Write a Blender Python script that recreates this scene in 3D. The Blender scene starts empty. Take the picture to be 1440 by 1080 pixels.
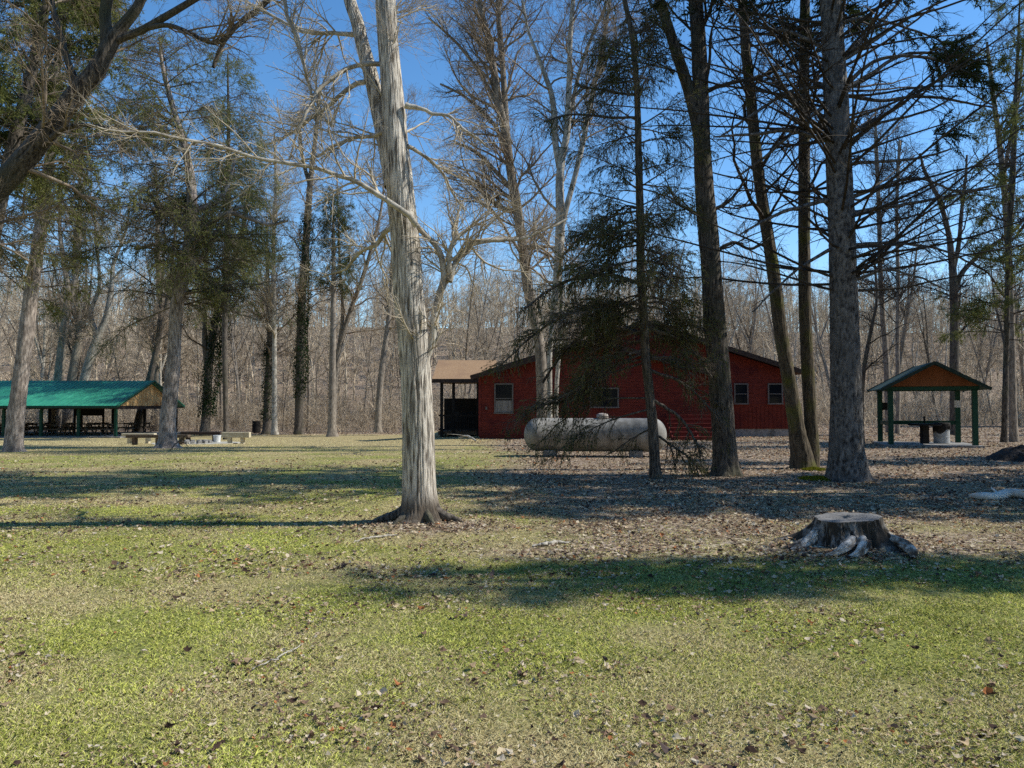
import bpy, math
import numpy as np
from mathutils import Vector
R = math.radians
C = bpy.context.scene.collection
rng = np.random.RandomState(7)

# ------------------------------------------------------------------ camera geometry
F = 1050.0
PITCH = math.atan(32 / F)
CAMZ = 1.6
def at(px, py, Y):
    u, v = (px - 720) / F, (540 - py) / F
    y = math.cos(PITCH) - v * math.sin(PITCH)
    z = math.sin(PITCH) + v * math.cos(PITCH)
    return np.array([u / y * Y, Y, CAMZ + z / y * Y])
def sstep(a, b, x):
    t = np.clip((np.asarray(x, float) - a) / (b - a), 0, 1)
    return t * t * (3 - 2 * t)

# ------------------------------------------------------------------ noise
def _h(ix, iy, iz):
    n = (ix * 374761393 + iy * 668265263 + iz * 2147483647 * 3 + 12345).astype(np.int64) & 0xffffffff
    n = ((n ^ (n >> 13)) * 1274126177) & 0xffffffff
    n = ((n ^ (n >> 16)) * 2246822519) & 0xffffffff
    return ((n ^ (n >> 15)) & 0xffffff) / float(0xffffff)
def vn(x, y, z=0.0):
    x, y, z = np.broadcast_arrays(np.asarray(x, float), np.asarray(y, float), np.asarray(z, float))
    ix, iy, iz = np.floor(x), np.floor(y), np.floor(z)
    fx, fy, fz = x - ix, y - iy, z - iz
    ix, iy, iz = ix.astype(np.int64), iy.astype(np.int64), iz.astype(np.int64)
    sx, sy, sz = fx*fx*(3-2*fx), fy*fy*(3-2*fy), fz*fz*(3-2*fz)
    r = 0
    for a in (0, 1):
        for b in (0, 1):
            for c in (0, 1):
                r = r + _h(ix+a, iy+b, iz+c) * (sx if a else 1-sx) * (sy if b else 1-sy) * (sz if c else 1-sz)
    return r
def fbm(x, y, z=0.0, o=3):
    s, a, t = 0, 0.5, 0
    for k in range(o):
        s = s + a * vn(np.asarray(x) * 2**k + 17.3*k, np.asarray(y) * 2**k, np.asarray(z) * 2**k); t += a; a *= 0.5
    return s / t

# ------------------------------------------------------------------ terrain height
def gz(x, y):
    x, y = np.asarray(x, float), np.asarray(y, float)
    left = 1 - sstep(-9, -2, x)
    z = -0.48 * sstep(24, 52, y) * left
    z = z + 0.035 * (vn(x*0.35, y*0.35) - 0.5) * sstep(2, 8, y) * (1 - sstep(60, 80, y))
    hill = 19.5 * sstep(78, 185, y) * (0.93 + 0.16 * vn(x*0.012 + 3, y*0.004) + 0.10 * sstep(20, -90, x))
    z = z + hill
    # soil heaved round the stump and the main trunk
    z = z + 0.10 * np.exp(-((x-3.62)**2 + (y-8.35)**2) / 0.65) + 0.05 * np.exp(-((x+1.27)**2 + (y-10.35)**2) / 0.5)
    return z
def ground(px, py):
    Y = 30.0
    u, v = (px - 720) / F, (540 - py) / F
    yy = math.cos(PITCH) - v * math.sin(PITCH); zz = (math.sin(PITCH) + v * math.cos(PITCH)) / yy
    for _ in range(40):
        x = u / yy * Y
        Y = 0.5 * Y + 0.5 * (float(gz(x, Y)) - CAMZ) / zz
    return np.array([u / yy * Y, Y, float(gz(u / yy * Y, Y))])
def onto(px, Y):
    x = (px - 720) / F * Y
    return np.array([x, Y, float(gz(x, Y))])

# ------------------------------------------------------------------ materials
def nt(name):
    m = bpy.data.materials.new(name); m.use_nodes = True
    t = m.node_tree; t.nodes.clear()
    out = t.nodes.new('ShaderNodeOutputMaterial')
    return m, t, out
def N(t, typ, **kw):
    n = t.nodes.new(typ)
    for k, v in kw.items():
        if k in n.inputs: n.inputs[k].default_value = v
        else: setattr(n, k, v)
    return n
def col4(c): return (c[0], c[1], c[2], 1)
def surf(name, c1, c2, scale=8, stretch=(1, 1, 1), rough=0.85, bump=0.3, c3=None, s3=1.2, cav=0.0, basez=0.0, detail=5, dist=0.02, lo=0.35, hi=0.65, spec=0.25, metal=0.0, s3lo=0.5, s3hi=0.7):
    m, t, out = nt(name)
    tc = N(t, 'ShaderNodeTexCoord'); mp = N(t, 'ShaderNodeMapping'); mp.inputs['Scale'].default_value = stretch
    t.links.new(tc.outputs['Object'], mp.inputs['Vector'])
    no = N(t, 'ShaderNodeTexNoise', Scale=scale, Detail=detail, Roughness=0.62)
    t.links.new(mp.outputs[0], no.inputs['Vector'])
    rp = N(t, 'ShaderNodeValToRGB'); rp.color_ramp.elements[0].position = lo; rp.color_ramp.elements[1].position = hi
    rp.color_ramp.elements[0].color = col4(c1); rp.color_ramp.elements[1].color = col4(c2)
    t.links.new(no.outputs['Fac'], rp.inputs['Fac']); c = rp.outputs['Color']
    if c3:
        n3 = N(t, 'ShaderNodeTexNoise', Scale=s3, Detail=4); t.links.new(tc.outputs['Object'], n3.inputs['Vector'])
        r3 = N(t, 'ShaderNodeValToRGB'); r3.color_ramp.elements[0].position = s3lo; r3.color_ramp.elements[1].position = s3hi
        t.links.new(n3.outputs['Fac'], r3.inputs['Fac'])
        mx = N(t, 'ShaderNodeMix', data_type='RGBA'); t.links.new(r3.outputs['Color'], mx.inputs[0]); t.links.new(c, mx.inputs[6])
        mx.inputs[7].default_value = col4(c3); c = mx.outputs[2]
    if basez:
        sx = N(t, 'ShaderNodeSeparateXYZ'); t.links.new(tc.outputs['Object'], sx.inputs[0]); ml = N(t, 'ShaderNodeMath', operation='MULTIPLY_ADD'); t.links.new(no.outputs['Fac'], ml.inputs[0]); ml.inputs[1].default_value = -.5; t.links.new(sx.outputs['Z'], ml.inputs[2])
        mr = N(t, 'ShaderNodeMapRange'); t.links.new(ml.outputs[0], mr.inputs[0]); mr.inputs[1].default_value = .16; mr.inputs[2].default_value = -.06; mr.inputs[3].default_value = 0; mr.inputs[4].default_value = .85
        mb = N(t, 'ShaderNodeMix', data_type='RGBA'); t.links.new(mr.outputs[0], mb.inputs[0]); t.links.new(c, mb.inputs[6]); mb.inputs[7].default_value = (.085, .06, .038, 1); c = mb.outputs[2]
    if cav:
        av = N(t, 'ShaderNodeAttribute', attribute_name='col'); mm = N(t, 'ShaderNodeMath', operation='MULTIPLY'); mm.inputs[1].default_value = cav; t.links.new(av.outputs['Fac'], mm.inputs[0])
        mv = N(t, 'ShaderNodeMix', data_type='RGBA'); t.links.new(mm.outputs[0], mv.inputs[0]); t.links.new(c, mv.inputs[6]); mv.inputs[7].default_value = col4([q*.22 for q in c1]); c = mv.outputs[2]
    b = N(t, 'ShaderNodeBsdfPrincipled', Roughness=rough, Metallic=metal); b.inputs['Specular IOR Level'].default_value = spec
    t.links.new(c, b.inputs['Base Color'])
    if bump:
        bp = N(t, 'ShaderNodeBump', Strength=bump, Distance=dist); t.links.new(no.outputs['Fac'], bp.inputs['Height']); t.links.new(bp.outputs[0], b.inputs['Normal'])
    t.links.new(b.outputs[0], out.inputs[0])
    return m
def attr_mat(name, transl=0.3, up=0.0):
    m, t, out = nt(name)
    a = N(t, 'ShaderNodeAttribute', attribute_name='col')
    d = N(t, 'ShaderNodeBsdfDiffuse'); tr = N(t, 'ShaderNodeBsdfTranslucent'); mx = N(t, 'ShaderNodeMixShader', Fac=transl)
    if up:
        g = N(t, 'ShaderNodeNewGeometry'); vm = N(t, 'ShaderNodeVectorMath', operation='SCALE'); t.links.new(g.outputs['Normal'], vm.inputs[0]); vm.inputs['Scale'].default_value = 1-up
        ad = N(t, 'ShaderNodeVectorMath', operation='ADD'); t.links.new(vm.outputs[0], ad.inputs[0]); ad.inputs[1].default_value = (0, 0, up)
        nn = N(t, 'ShaderNodeVectorMath', operation='NORMALIZE'); t.links.new(ad.outputs[0], nn.inputs[0]); t.links.new(nn.outputs[0], d.inputs['Normal'])
    t.links.new(a.outputs['Color'], d.inputs['Color']); t.links.new(a.outputs['Color'], tr.inputs['Color'])
    t.links.new(d.outputs[0], mx.inputs[1]); t.links.new(tr.outputs[0], mx.inputs[2]); t.links.new(mx.outputs[0], out.inputs[0])
    return m
M = {}
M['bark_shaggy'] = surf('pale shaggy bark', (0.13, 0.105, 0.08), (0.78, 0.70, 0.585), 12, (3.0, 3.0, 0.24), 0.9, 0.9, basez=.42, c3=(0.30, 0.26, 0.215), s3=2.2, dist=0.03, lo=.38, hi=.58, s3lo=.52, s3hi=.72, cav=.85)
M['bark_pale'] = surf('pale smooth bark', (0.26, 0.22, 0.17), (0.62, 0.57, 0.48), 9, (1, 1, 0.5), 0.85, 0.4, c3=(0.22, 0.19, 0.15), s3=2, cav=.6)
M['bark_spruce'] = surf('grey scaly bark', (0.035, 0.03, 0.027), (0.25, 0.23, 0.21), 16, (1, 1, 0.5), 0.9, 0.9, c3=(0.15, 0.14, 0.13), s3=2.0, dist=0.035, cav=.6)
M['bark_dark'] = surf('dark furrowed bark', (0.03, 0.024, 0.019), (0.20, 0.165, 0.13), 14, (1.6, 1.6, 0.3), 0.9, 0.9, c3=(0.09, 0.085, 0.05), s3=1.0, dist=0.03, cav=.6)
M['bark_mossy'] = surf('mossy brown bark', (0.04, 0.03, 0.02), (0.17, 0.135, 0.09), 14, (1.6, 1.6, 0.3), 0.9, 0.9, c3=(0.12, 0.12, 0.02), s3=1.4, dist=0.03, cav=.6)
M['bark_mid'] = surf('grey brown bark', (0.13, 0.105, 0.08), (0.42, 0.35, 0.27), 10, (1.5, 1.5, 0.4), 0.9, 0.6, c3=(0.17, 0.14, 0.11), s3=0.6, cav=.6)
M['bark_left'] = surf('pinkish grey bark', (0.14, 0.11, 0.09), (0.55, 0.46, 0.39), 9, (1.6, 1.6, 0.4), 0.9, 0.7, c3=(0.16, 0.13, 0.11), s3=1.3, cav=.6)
M['twig_pale'] = surf('pale twigs', (0.34, 0.28, 0.20), (0.62, 0.53, 0.39), 3, bump=0)
M['twig_brown'] = surf('brown twigs', (0.17, 0.125, 0.085), (0.40, 0.31, 0.215), 3, bump=0)
M['twig_dark'] = surf('dark twigs', (0.025, 0.02, 0.016), (0.095, 0.075, 0.055), 3, bump=0)
M['twig_mid'] = surf('mid brown twigs', (0.06, 0.048, 0.035), (0.22, 0.175, 0.125), 3, bump=0)  # tone between the dark and the brown twigs
M['twig_tan'] = surf('tan twigs', (0.15, 0.115, 0.078), (0.74, 0.595, 0.415), 0.9, bump=0, lo=.40, hi=.60)
M['needle'] = attr_mat('conifer needles', 0.3)
M['leafy'] = attr_mat('dead leaves', 0.2, .3)
M['blade'] = attr_mat('grass blades', 0.10, .78)

# ------------------------------------------------------------------ mesh helpers
def mesh_np(name, V, Fs, mats, smooth=True, col=None, midx=None):
    """Fs: (n,k) array of polygons, or list of such arrays."""
    if not isinstance(Fs, list): Fs = [Fs]
    Fs = [np.asarray(f, np.int32) for f in Fs if len(f)]
    me = bpy.data.meshes.new(name)
    me.vertices.add(len(V)); me.vertices.foreach_set('co', np.asarray(V, np.float32).ravel())
    nl = sum(f.size for f in Fs); npol = sum(len(f) for f in Fs)
    me.loops.add(nl); me.polygons.add(npol)
    me.loops.foreach_set('vertex_index', np.concatenate([f.ravel() for f in Fs]))
    st, o = [], 0
    for f in Fs:
        st.append(o + np.arange(len(f)) * f.shape[1]); o += f.size
    me.polygons.foreach_set('loop_start', np.concatenate(st).astype(np.int32))
    me.polygons.foreach_set('use_smooth', np.full(npol, smooth))
    for m in (mats if isinstance(mats, (list, tuple)) else [mats]): me.materials.append(m)
    if midx is not None: me.polygons.foreach_set('material_index', np.asarray(midx, np.int32))
    if col is not None:
        a = me.attributes.new('col', 'FLOAT_COLOR', 'POINT')
        c = np.ones((len(V), 4), np.float32); c[:, :3] = col
        a.data.foreach_set('color', c.ravel())
    me.update(calc_edges=True)
    return me
def link(name, me, parent=None, loc=None):
    o = bpy.data.objects.new(name, me); C.objects.link(o)
    if parent is not None: o.parent = parent
    if loc is not None: o.location = loc
    return o
def tag(o, label=None, cat=None, group=None, kind=None):
    if label: o['label'] = label
    if cat: o['category'] = cat
    if group: o['group'] = group
    if kind: o['kind'] = kind
    return o
def empty(name, loc, label, cat, group=None, rz=0):
    o = bpy.data.objects.new(name, None); C.objects.link(o); o.empty_display_size = 0.2
    o.location = [float(q) for q in loc]; o.rotation_euler = (0, 0, rz)
    return tag(o, label, cat, group)
def children(o): return [c for c in bpy.data.objects if c.parent is o]
def copy_tree(src, kids, loc, rz, s, label, group, cat):
    r = src.copy(); C.objects.link(r); r.location = loc; r.rotation_euler = (0, 0, rz)
    r.scale = (s, s, s) if np.isscalar(s) else s
    tag(r, label, cat, group)
    for ch in kids:
        c = ch.copy(); C.objects.link(c); c.parent = r
        for g in [q for q in kids[ch]]:
            d = g.copy(); C.objects.link(d); d.parent = c
    return r
def kidmap(o): return {c: children(c) for c in children(o)}

class MB:
    def __init__(s): s.v = []; s.f = []
    def box(s, c, d, rz=0, rx=0, ry=0):
        cx, cy, cz = c; hx, hy, hz = d[0]/2, d[1]/2, d[2]/2
        from mathutils import Euler
        e = Euler((rx, ry, rz)).to_matrix(); b = len(s.v)
        for X in (-hx, hx):
            for Y in (-hy, hy):
                for Z in (-hz, hz):
                    p = e @ Vector((X, Y, Z)); s.v.append((p.x+cx, p.y+cy, p.z+cz))
        for q in ((0,1,3,2),(4,6,7,5),(0,4,5,1),(2,3,7,6),(0,2,6,4),(1,5,7,3)): s.f.append(tuple(b+i for i in q))
        return s
    def bar(s, a, b_, w, h=None):
        a, b_ = Vector(a), Vector(b_); h = h or w; d = b_-a
        q = d.to_track_quat('X', 'Z').to_matrix(); b = len(s.v); L = d.length
        for X in (0, L):
            for Y in (-w/2, w/2):
                for Z in (-h/2, h/2):
                    p = q @ Vector((X, Y, Z)) + a; s.v.append(tuple(p))
        for k in ((0,1,3,2),(4,6,7,5),(0,4,5,1),(2,3,7,6),(0,2,6,4),(1,5,7,3)): s.f.append(tuple(b+i for i in k))
        return s
    def poly(s, pts):
        b = len(s.v); s.v += [tuple(p) for p in pts]; s.f.append(tuple(range(b, b+len(pts)))); return s
    def prism(s, pts, off):
        """closed prism: polygon pts extruded by off"""
        b = len(s.v); n = len(pts); s.v += [tuple(p) for p in pts] + [tuple(np.array(p)+np.array(off)) for p in pts]
        s.f.append(tuple(range(b, b+n))); s.f.append(tuple(range(b+2*n-1, b+n-1, -1)))
        for i in range(n): j = (i+1) % n; s.f.append((b+i, b+n+i, b+n+j, b+j))
        return s
    def lathe(s, prof, c=(0,0,0), n=24, axis='z', tilt=None):
        b = len(s.v)
        for r, z in prof:
            for k in range(n):
                a = 2*math.pi*k/n
                p = (r*math.cos(a), r*math.sin(a), z) if axis == 'z' else (z, r*math.cos(a), r*math.sin(a))
                s.v.append((p[0]+c[0], p[1]+c[1], p[2]+c[2]))
        m = len(prof)
        for i in range(m-1):
            for k in range(n):
                j = (k+1) % n; s.f.append((b+i*n+k, b+i*n+j, b+(i+1)*n+j, b+(i+1)*n+k))
        s.f.append(tuple(b+k for k in range(n))[::-1]); s.f.append(tuple(b+(m-1)*n+k for k in range(n)))
        return s
    def build(s, name, mat, parent=None, bevel=0.0, smooth=False, loc=None):
        me = bpy.data.meshes.new(name); me.from_pydata(s.v, [], s.f); me.materials.append(mat)
        import bmesh
        bm = bmesh.new(); bm.from_mesh(me); bmesh.ops.recalc_face_normals(bm, faces=bm.faces); bm.to_mesh(me); bm.free()
        if smooth:
            for p in me.polygons: p.use_smooth = True
        o = link(name, me, parent, loc)
        if bevel:
            mo = o.modifiers.new('bevel', 'BEVEL'); mo.width = bevel; mo.segments = 2; mo.limit_method = 'ANGLE'
        return o

# ------------------------------------------------------------------ tubes and growth
def nrm(v): return v / np.maximum(np.linalg.norm(v, axis=-1, keepdims=True), 1e-9)
def tubes(P, Rr, sides):
    """P (N,K,3), Rr (N,K) -> V, F"""
    n, K = Rr.shape
    T = np.empty_like(P); T[:, 1:-1] = P[:, 2:] - P[:, :-2]; T[:, 0] = P[:, 1]-P[:, 0]; T[:, -1] = P[:, -1]-P[:, -2]
    T = nrm(T); mean = nrm(P[:, -1]-P[:, 0])
    ref = np.where(np.abs(mean[:, 2:3]) > 0.75, np.array([[1., 0, 0]]), np.array([[0, 0, 1.]]))
    U = nrm(np.cross(T, ref[:, None, :])); W = np.cross(T, U)
    a = np.arange(sides) * 2*math.pi/sides
    V = P[:, :, None, :] + Rr[:, :, None, None] * (np.cos(a)[None, None, :, None]*U[:, :, None, :] + np.sin(a)[None, None, :, None]*W[:, :, None, :])
    idx = np.arange(n*K*sides).reshape(n, K, sides)
    nx = np.roll(idx, -1, axis=2)
    Fq = np.stack([idx[:, :-1], nx[:, :-1], nx[:, 1:], idx[:, 1:]], -1).reshape(-1, 4)
    return V.reshape(-1, 3), Fq
def join(parts):
    Vs, Fs, o = [], [], 0
    for V, Fq in parts:
        Vs.append(V); Fs.append(Fq + o); o += len(V)
    return np.concatenate(Vs), np.concatenate(Fs)
def resample(pts, rad, K):
    pts = np.asarray(pts, float); rad = np.asarray(rad, float)
    # catmull-rom then arc-length resample
    P = np.vstack([2*pts[0]-pts[1], pts, 2*pts[-1]-pts[-2]]); Q, q = [], []
    for i in range(1, len(P)-2):
        for t in np.linspace(0, 1, 10, endpoint=False):
            Q.append(0.5*((2*P[i]) + (-P[i-1]+P[i+1])*t + (2*P[i-1]-5*P[i]+4*P[i+1]-P[i+2])*t*t + (-P[i-1]+3*P[i]-3*P[i+1]+P[i+2])*t**3))
            q.append(rad[i-1]*(1-t)+rad[i]*t)
    Q.append(pts[-1]); q.append(rad[-1]); Q = np.array(Q); q = np.array(q)
    s = np.concatenate([[0], np.cumsum(np.linalg.norm(np.diff(Q, axis=0), axis=1))])
    u = np.linspace(0, s[-1], K)
    return np.stack([np.interp(u, s, Q[:, k]) for k in range(3)], 1), np.interp(u, s, q)
def grow(rs, P, Rr, n, ln, ang, K=6, wob=0.12, trop=0.04, rr=0.5, tmin=0.1, tmax=1.0, rmin=0.004, rmax=9, taper=0.5, flat=0.0, horiz=0.0, drop=0.0, wl=True, rend=0.3):
    L = np.linalg.norm(np.diff(P, axis=1), axis=2).sum(1)
    w = L / L.sum() if wl else np.full(len(L), 1/len(L))
    i = rs.choice(len(P), n, p=w); t = tmin + (tmax-tmin) * rs.rand(n)
    kk = P.shape[1]-1; a = np.minimum((t*kk).astype(int), kk-1); f = t*kk-a
    p = P[i, a]*(1-f)[:, None] + P[i, a+1]*f[:, None]; T = nrm(P[i, a+1]-P[i, a]); r = Rr[i, a]*(1-f)+Rr[i, a+1]*f
    rand = rs.normal(size=(n, 3)); rand[:, 2] *= (1-horiz)
    perp = nrm(rand - (rand*T).sum(1, keepdims=True)*T)
    if flat:   # side shoots lying in the horizontal plane of the branch
        side = nrm(np.cross(T, np.array([[0, 0, 1.]]))) * np.where(rs.rand(n) < .5, 1, -1)[:, None]
        perp = nrm(perp*(1-flat) + side*flat)
    an = R(ang)*(0.7+0.6*rs.rand(n)); d = np.cos(an)[:, None]*T + np.sin(an)[:, None]*perp
    length = ln*(0.45+0.8*rs.rand(n))*(1-taper*t)
    out = np.empty((n, K, 3)); out[:, 0] = p; dd = nrm(d)
    for k in range(1, K):
        dd = nrm(dd + wob*rs.normal(size=(n, 3)) + np.array([0, 0, trop - drop*k/K])); out[:, k] = out[:, k-1] + dd*(length/(K-1))[:, None]
    r0 = np.clip(np.minimum(r*rr, length*0.016+rmin), rmin, rmax)
    rad = r0[:, None]*np.linspace(1, rend, K)[None] ; rad = np.maximum(rad, rmin*0.8)
    return out, rad
def needles(rs, P, n, ln, wd, spread=0.8, c1=(0.03, 0.045, 0.014), c2=(0.11, 0.12, 0.035), tmin=0.1, down=0.0, clump=0.0, cs=1.2):
    L = np.linalg.norm(np.diff(P, axis=1), axis=2).sum(1)
    i = rs.choice(len(P), n, p=L/L.sum()); t = tmin+(1-tmin)*rs.rand(n); kk = P.shape[1]-1; a = np.minimum((t*kk).astype(int), kk-1); f = t*kk-a
    p = P[i, a]*(1-f)[:, None]+P[i, a+1]*f[:, None]; T = nrm(P[i, a+1]-P[i, a])
    if clump:
        kp = fbm(p[:, 0]*cs+31, p[:, 1]*cs, p[:, 2]*cs, 2)+.12*rs.rand(n) > clump; p, T = p[kp], T[kp]; n = len(p)
    d = nrm(T + spread*rs.normal(size=(n, 3)) + np.array([0, 0, -down])); l = ln*(0.5+rs.rand(n))
    s = nrm(np.cross(d, rs.normal(size=(n, 3)))) * (wd*(0.6+0.8*rs.rand(n)))[:, None]
    V = np.stack([p, p+d*(l*.5)[:, None]+s, p+d*l[:, None], p+d*(l*.5)[:, None]-s], 1).reshape(-1, 3)
    cl = vn(p[:, 0]*0.9, p[:, 1]*0.9, p[:, 2]*0.9)*0.6+rs.rand(n)*0.4
    c = np.array(c1)[None]*(1-cl)[:, None]+np.array(c2)[None]*cl[:, None]
    return V, np.arange(n*4).reshape(n, 4), np.repeat(c, 4, 0)
def trunk_tube(pts, rad, sides=20, seg=60, ridge=0.06, rf=9.0, zf=1.0, flare=0.0, lobes=5, fl_h=0.25, seed=0, z0=None):
    P, r = resample(pts, rad, seg)
    # denser rings near the base are not needed: seg is high on near trunks
    T = np.empty_like(P); T[1:-1] = P[2:]-P[:-2]; T[0] = P[1]-P[0]; T[-1] = P[-1]-P[-2]; T = nrm(T)
    U = nrm(np.cross(T, np.array([[0, 1., 0]]))); W = np.cross(T, U)
    a = np.linspace(0, 2*math.pi, sides, endpoint=False)
    h = (P[:, 2]-P[0, 2])[:, None] * np.ones((1, sides)); A = np.ones((seg, 1))*a[None]
    ca, sa = np.cos(A), np.sin(A)
    n1 = fbm(ca*rf*.5+seed, sa*rf*.5, h*zf, 3); n2 = vn(ca*rf*1.6, sa*rf*1.6+seed, h*zf*2.2)
    k = 1-ridge*.95+ridge*((1-np.abs(2*n1-1)*2)+0.6*(n2-0.5)) + ridge*0.8*(vn(ca*1.2, sa*1.2, h*0.7+seed)-0.5)*2
    if flare:
        lob = 0.5+0.5*np.cos(lobes*A+seed+1.2*np.sin(2*A+seed)); lob = lob**1.5
        k = k + flare*np.exp(-h/fl_h)*(0.25+0.9*lob) + flare*0.5*np.exp(-h/(fl_h*0.35))*lob
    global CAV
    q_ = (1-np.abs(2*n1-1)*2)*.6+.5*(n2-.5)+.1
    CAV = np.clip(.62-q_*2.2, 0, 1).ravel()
    V = P[:, None]+(r[:, None]*k)[:, :, None]*(ca[..., None]*U[:, None]+sa[..., None]*W[:, None])
    idx = np.arange(seg*sides).reshape(seg, sides); nx = np.roll(idx, -1, 1)
    return V.reshape(-1, 3), np.stack([idx[:-1], nx[:-1], nx[1:], idx[1:]], -1).reshape(-1, 4)

SEED = [100]
def tree(name, label, cat, base, stems, bark, twig, levels=(), limbs=(), fol=None, group=None, trunk_kw=None, sides=16, seg=40, crown_from=0.15, fine_limbs=True, parts=('trunk', 'crown')):
    """stems/limbs: lists of (points, radii) in world space. Everything is stored relative to base."""
    SEED[0] += 1; rs = np.random.RandomState(SEED[0]); base = np.array(base, float)
    root = empty(name, base, label, cat, group)
    tk = dict(ridge=0.06, flare=0.5); tk.update(trunk_kw or {})
    tp, cv = [], []
    for j, (p, r) in enumerate(stems):
        k = dict(tk)
        if j: k['flare'] = 0
        tp.append(trunk_tube(np.array(p)-base, r, sides=sides, seg=seg, seed=SEED[0]*1.7 % 9+j, **k)); cv.append(CAV)
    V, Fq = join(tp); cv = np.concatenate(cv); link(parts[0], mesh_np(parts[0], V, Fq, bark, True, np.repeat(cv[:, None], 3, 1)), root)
    K0 = 24
    SP = [resample(np.array(p)-base, r, K0) for p, r in stems]
    P = np.array([s[0] for s in SP]); Rr = np.array([s[1] for s in SP])
    cp = []
    if limbs:
        LP = [resample(np.array(p)-base, r, K0) for p, r in limbs]
        # a little crookedness
        LPp = np.array([s[0] for s in LP]); LR = np.array([s[1] for s in LP])
        cr = np.cumsum(rs.normal(size=LPp.shape)*0.007, 1); cr[:, 0] = 0; LPp = LPp+cr
        for q in range(len(LPp)):
            V, Fq = tubes(LPp[q:q+1], LR[q:q+1], 8); link('limb', mesh_np('limb', V, Fq, bark if len(parts) < 3 else parts[2]), root)
    allP = []
    for li, lv in enumerate(levels):
        lv = dict(lv); sd = lv.pop('sides', 3); src = lv.pop('src', None)
        if li == 0:
            res = [grow(rs, P, Rr, **{**lv, 'tmin': lv.get('tmin', crown_from)})]
            if limbs and lv.get('n'): pass
            p_, r_ = res[0]
            if limbs:
                # limbs join the level-1 pool (resampled to same K)
                kk = lv.get('K', 6)
                LQ = [resample(a, b, kk) for a, b in zip(LPp, LR)]
                cur = (np.concatenate([p_]+[np.array([q[0] for q in LQ])]*1), np.concatenate([r_]+[np.array([q[1] for q in LQ])]))
            else: cur = (p_, r_)
            cp.append(tubes(p_, r_, sd)); 
        else:
            p_, r_ = grow(rs, cur[0], cur[1], **lv); cp.append(tubes(p_, r_, sd)); cur = (p_, r_)
        allP.append(cur)
    if cp:
        V, Fq = join(cp); link(parts[1], mesh_np(parts[1], V, Fq, twig), root)
    if fol:
        fo = dict(fol); src = fo.pop('src', -1); src = src if isinstance(src, (list, tuple)) else [src]; n = fo.pop('n'); out = []
        zr = fo.pop('zr', None)
        for s_ in src:
            pp = allP[s_][0]
            if zr is not None:
                zz = pp[:, 0, 2]; pp = pp[(zz > zr[0]) & (zz < zr[1])]
            out.append(needles(rs, pp, n//len(src), **fo))
        o = 0; Vs, Fs, Cs = [], [], []
        for V, Fq, c in out: Vs.append(V); Fs.append(Fq+o); Cs.append(c); o += len(V)
        link('foliage', mesh_np('foliage', np.concatenate(Vs), np.concatenate(Fs), M['needle'], False, np.concatenate(Cs)), root)
    return root
def pxs(lst, Y, dY=0.0):
    """list of (px, py, width px[, extra depth]) -> points, radii"""
    pts, rad = [], []
    for q in lst:
        y = Y + dY + (q[3] if len(q) > 3 else 0)
        pts.append(at(q[0], q[1], y)); rad.append(q[2]/2/F*y)
    return pts, rad
def up_to(stem, H, dx=0.0, n=2, r_end=0.05):
    """carry a stem on above the frame up to height H"""
    p, r = stem; a = p[-1]; b = p[-2]; d = (a-b)/max(a[2]-b[2], 0.1)
    for k in range(1, n+1):
        z = a[2]+(H-a[2])*k/n
        p.append(np.array([a[0]+d[0]*(z-a[2])*0.5+dx*k/n, a[1], z])); r.append(r[-1]*(1-k/n)*0.9+r_end*k/n)
    return p, r

# ================================================================== SETTING
def ground_zone(x, y):
    """0..1 leaf litter, 0..1 dry straw"""
    right = sstep(-3.0, 1.5, x + 1.2*(vn(x*0.5, y*0.5)-.5))
    litter = right*sstep(9.0, 13.5, y + 2.2*(fbm(x*0.45, y*0.45)-.5)*2 - 0.12*np.clip(x, -3, 8)*0)*(0.75+0.25*vn(x*.8, y*.8))
    litter = np.maximum(litter, sstep(52, 60, y))
    litter = np.maximum(litter, 0.9*np.exp(-((x+1.0)**2/2.2+(y-10.0)**2/0.9)))
    litter = np.maximum(litter, 0.95*np.exp(-((x-3.65)**2/1.6+(y-8.2)**2/0.7)))
    litter = np.maximum(litter, (0.42+.62*fbm(x*.8, y*1.1))*right*sstep(7.0, 8.4, y))
    litter = np.maximum(litter, .25*sstep(8, 11, y)*(1-sstep(20, 26, y)))
    litter = np.maximum(litter, 0.5*np.exp(-((x+2.2)**2/9+(y-7.2)**2/1.5))*0.7)
    dry = 0.2+0.75*sstep(24, 34, y)*(1-sstep(1, 5, x)) + 0.25*sstep(9, 13, y)
    dry = dry + 1.15*(fbm(x*0.75+9, y*0.95, o=4)-.47)*1.8 + .5*(fbm(x*2.6, y*2.6, o=2)-.5) + 0.35*sstep(4.6, 3.2, y)
    return np.clip(litter, 0, 1), np.clip(dry, 0, 1)

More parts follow.
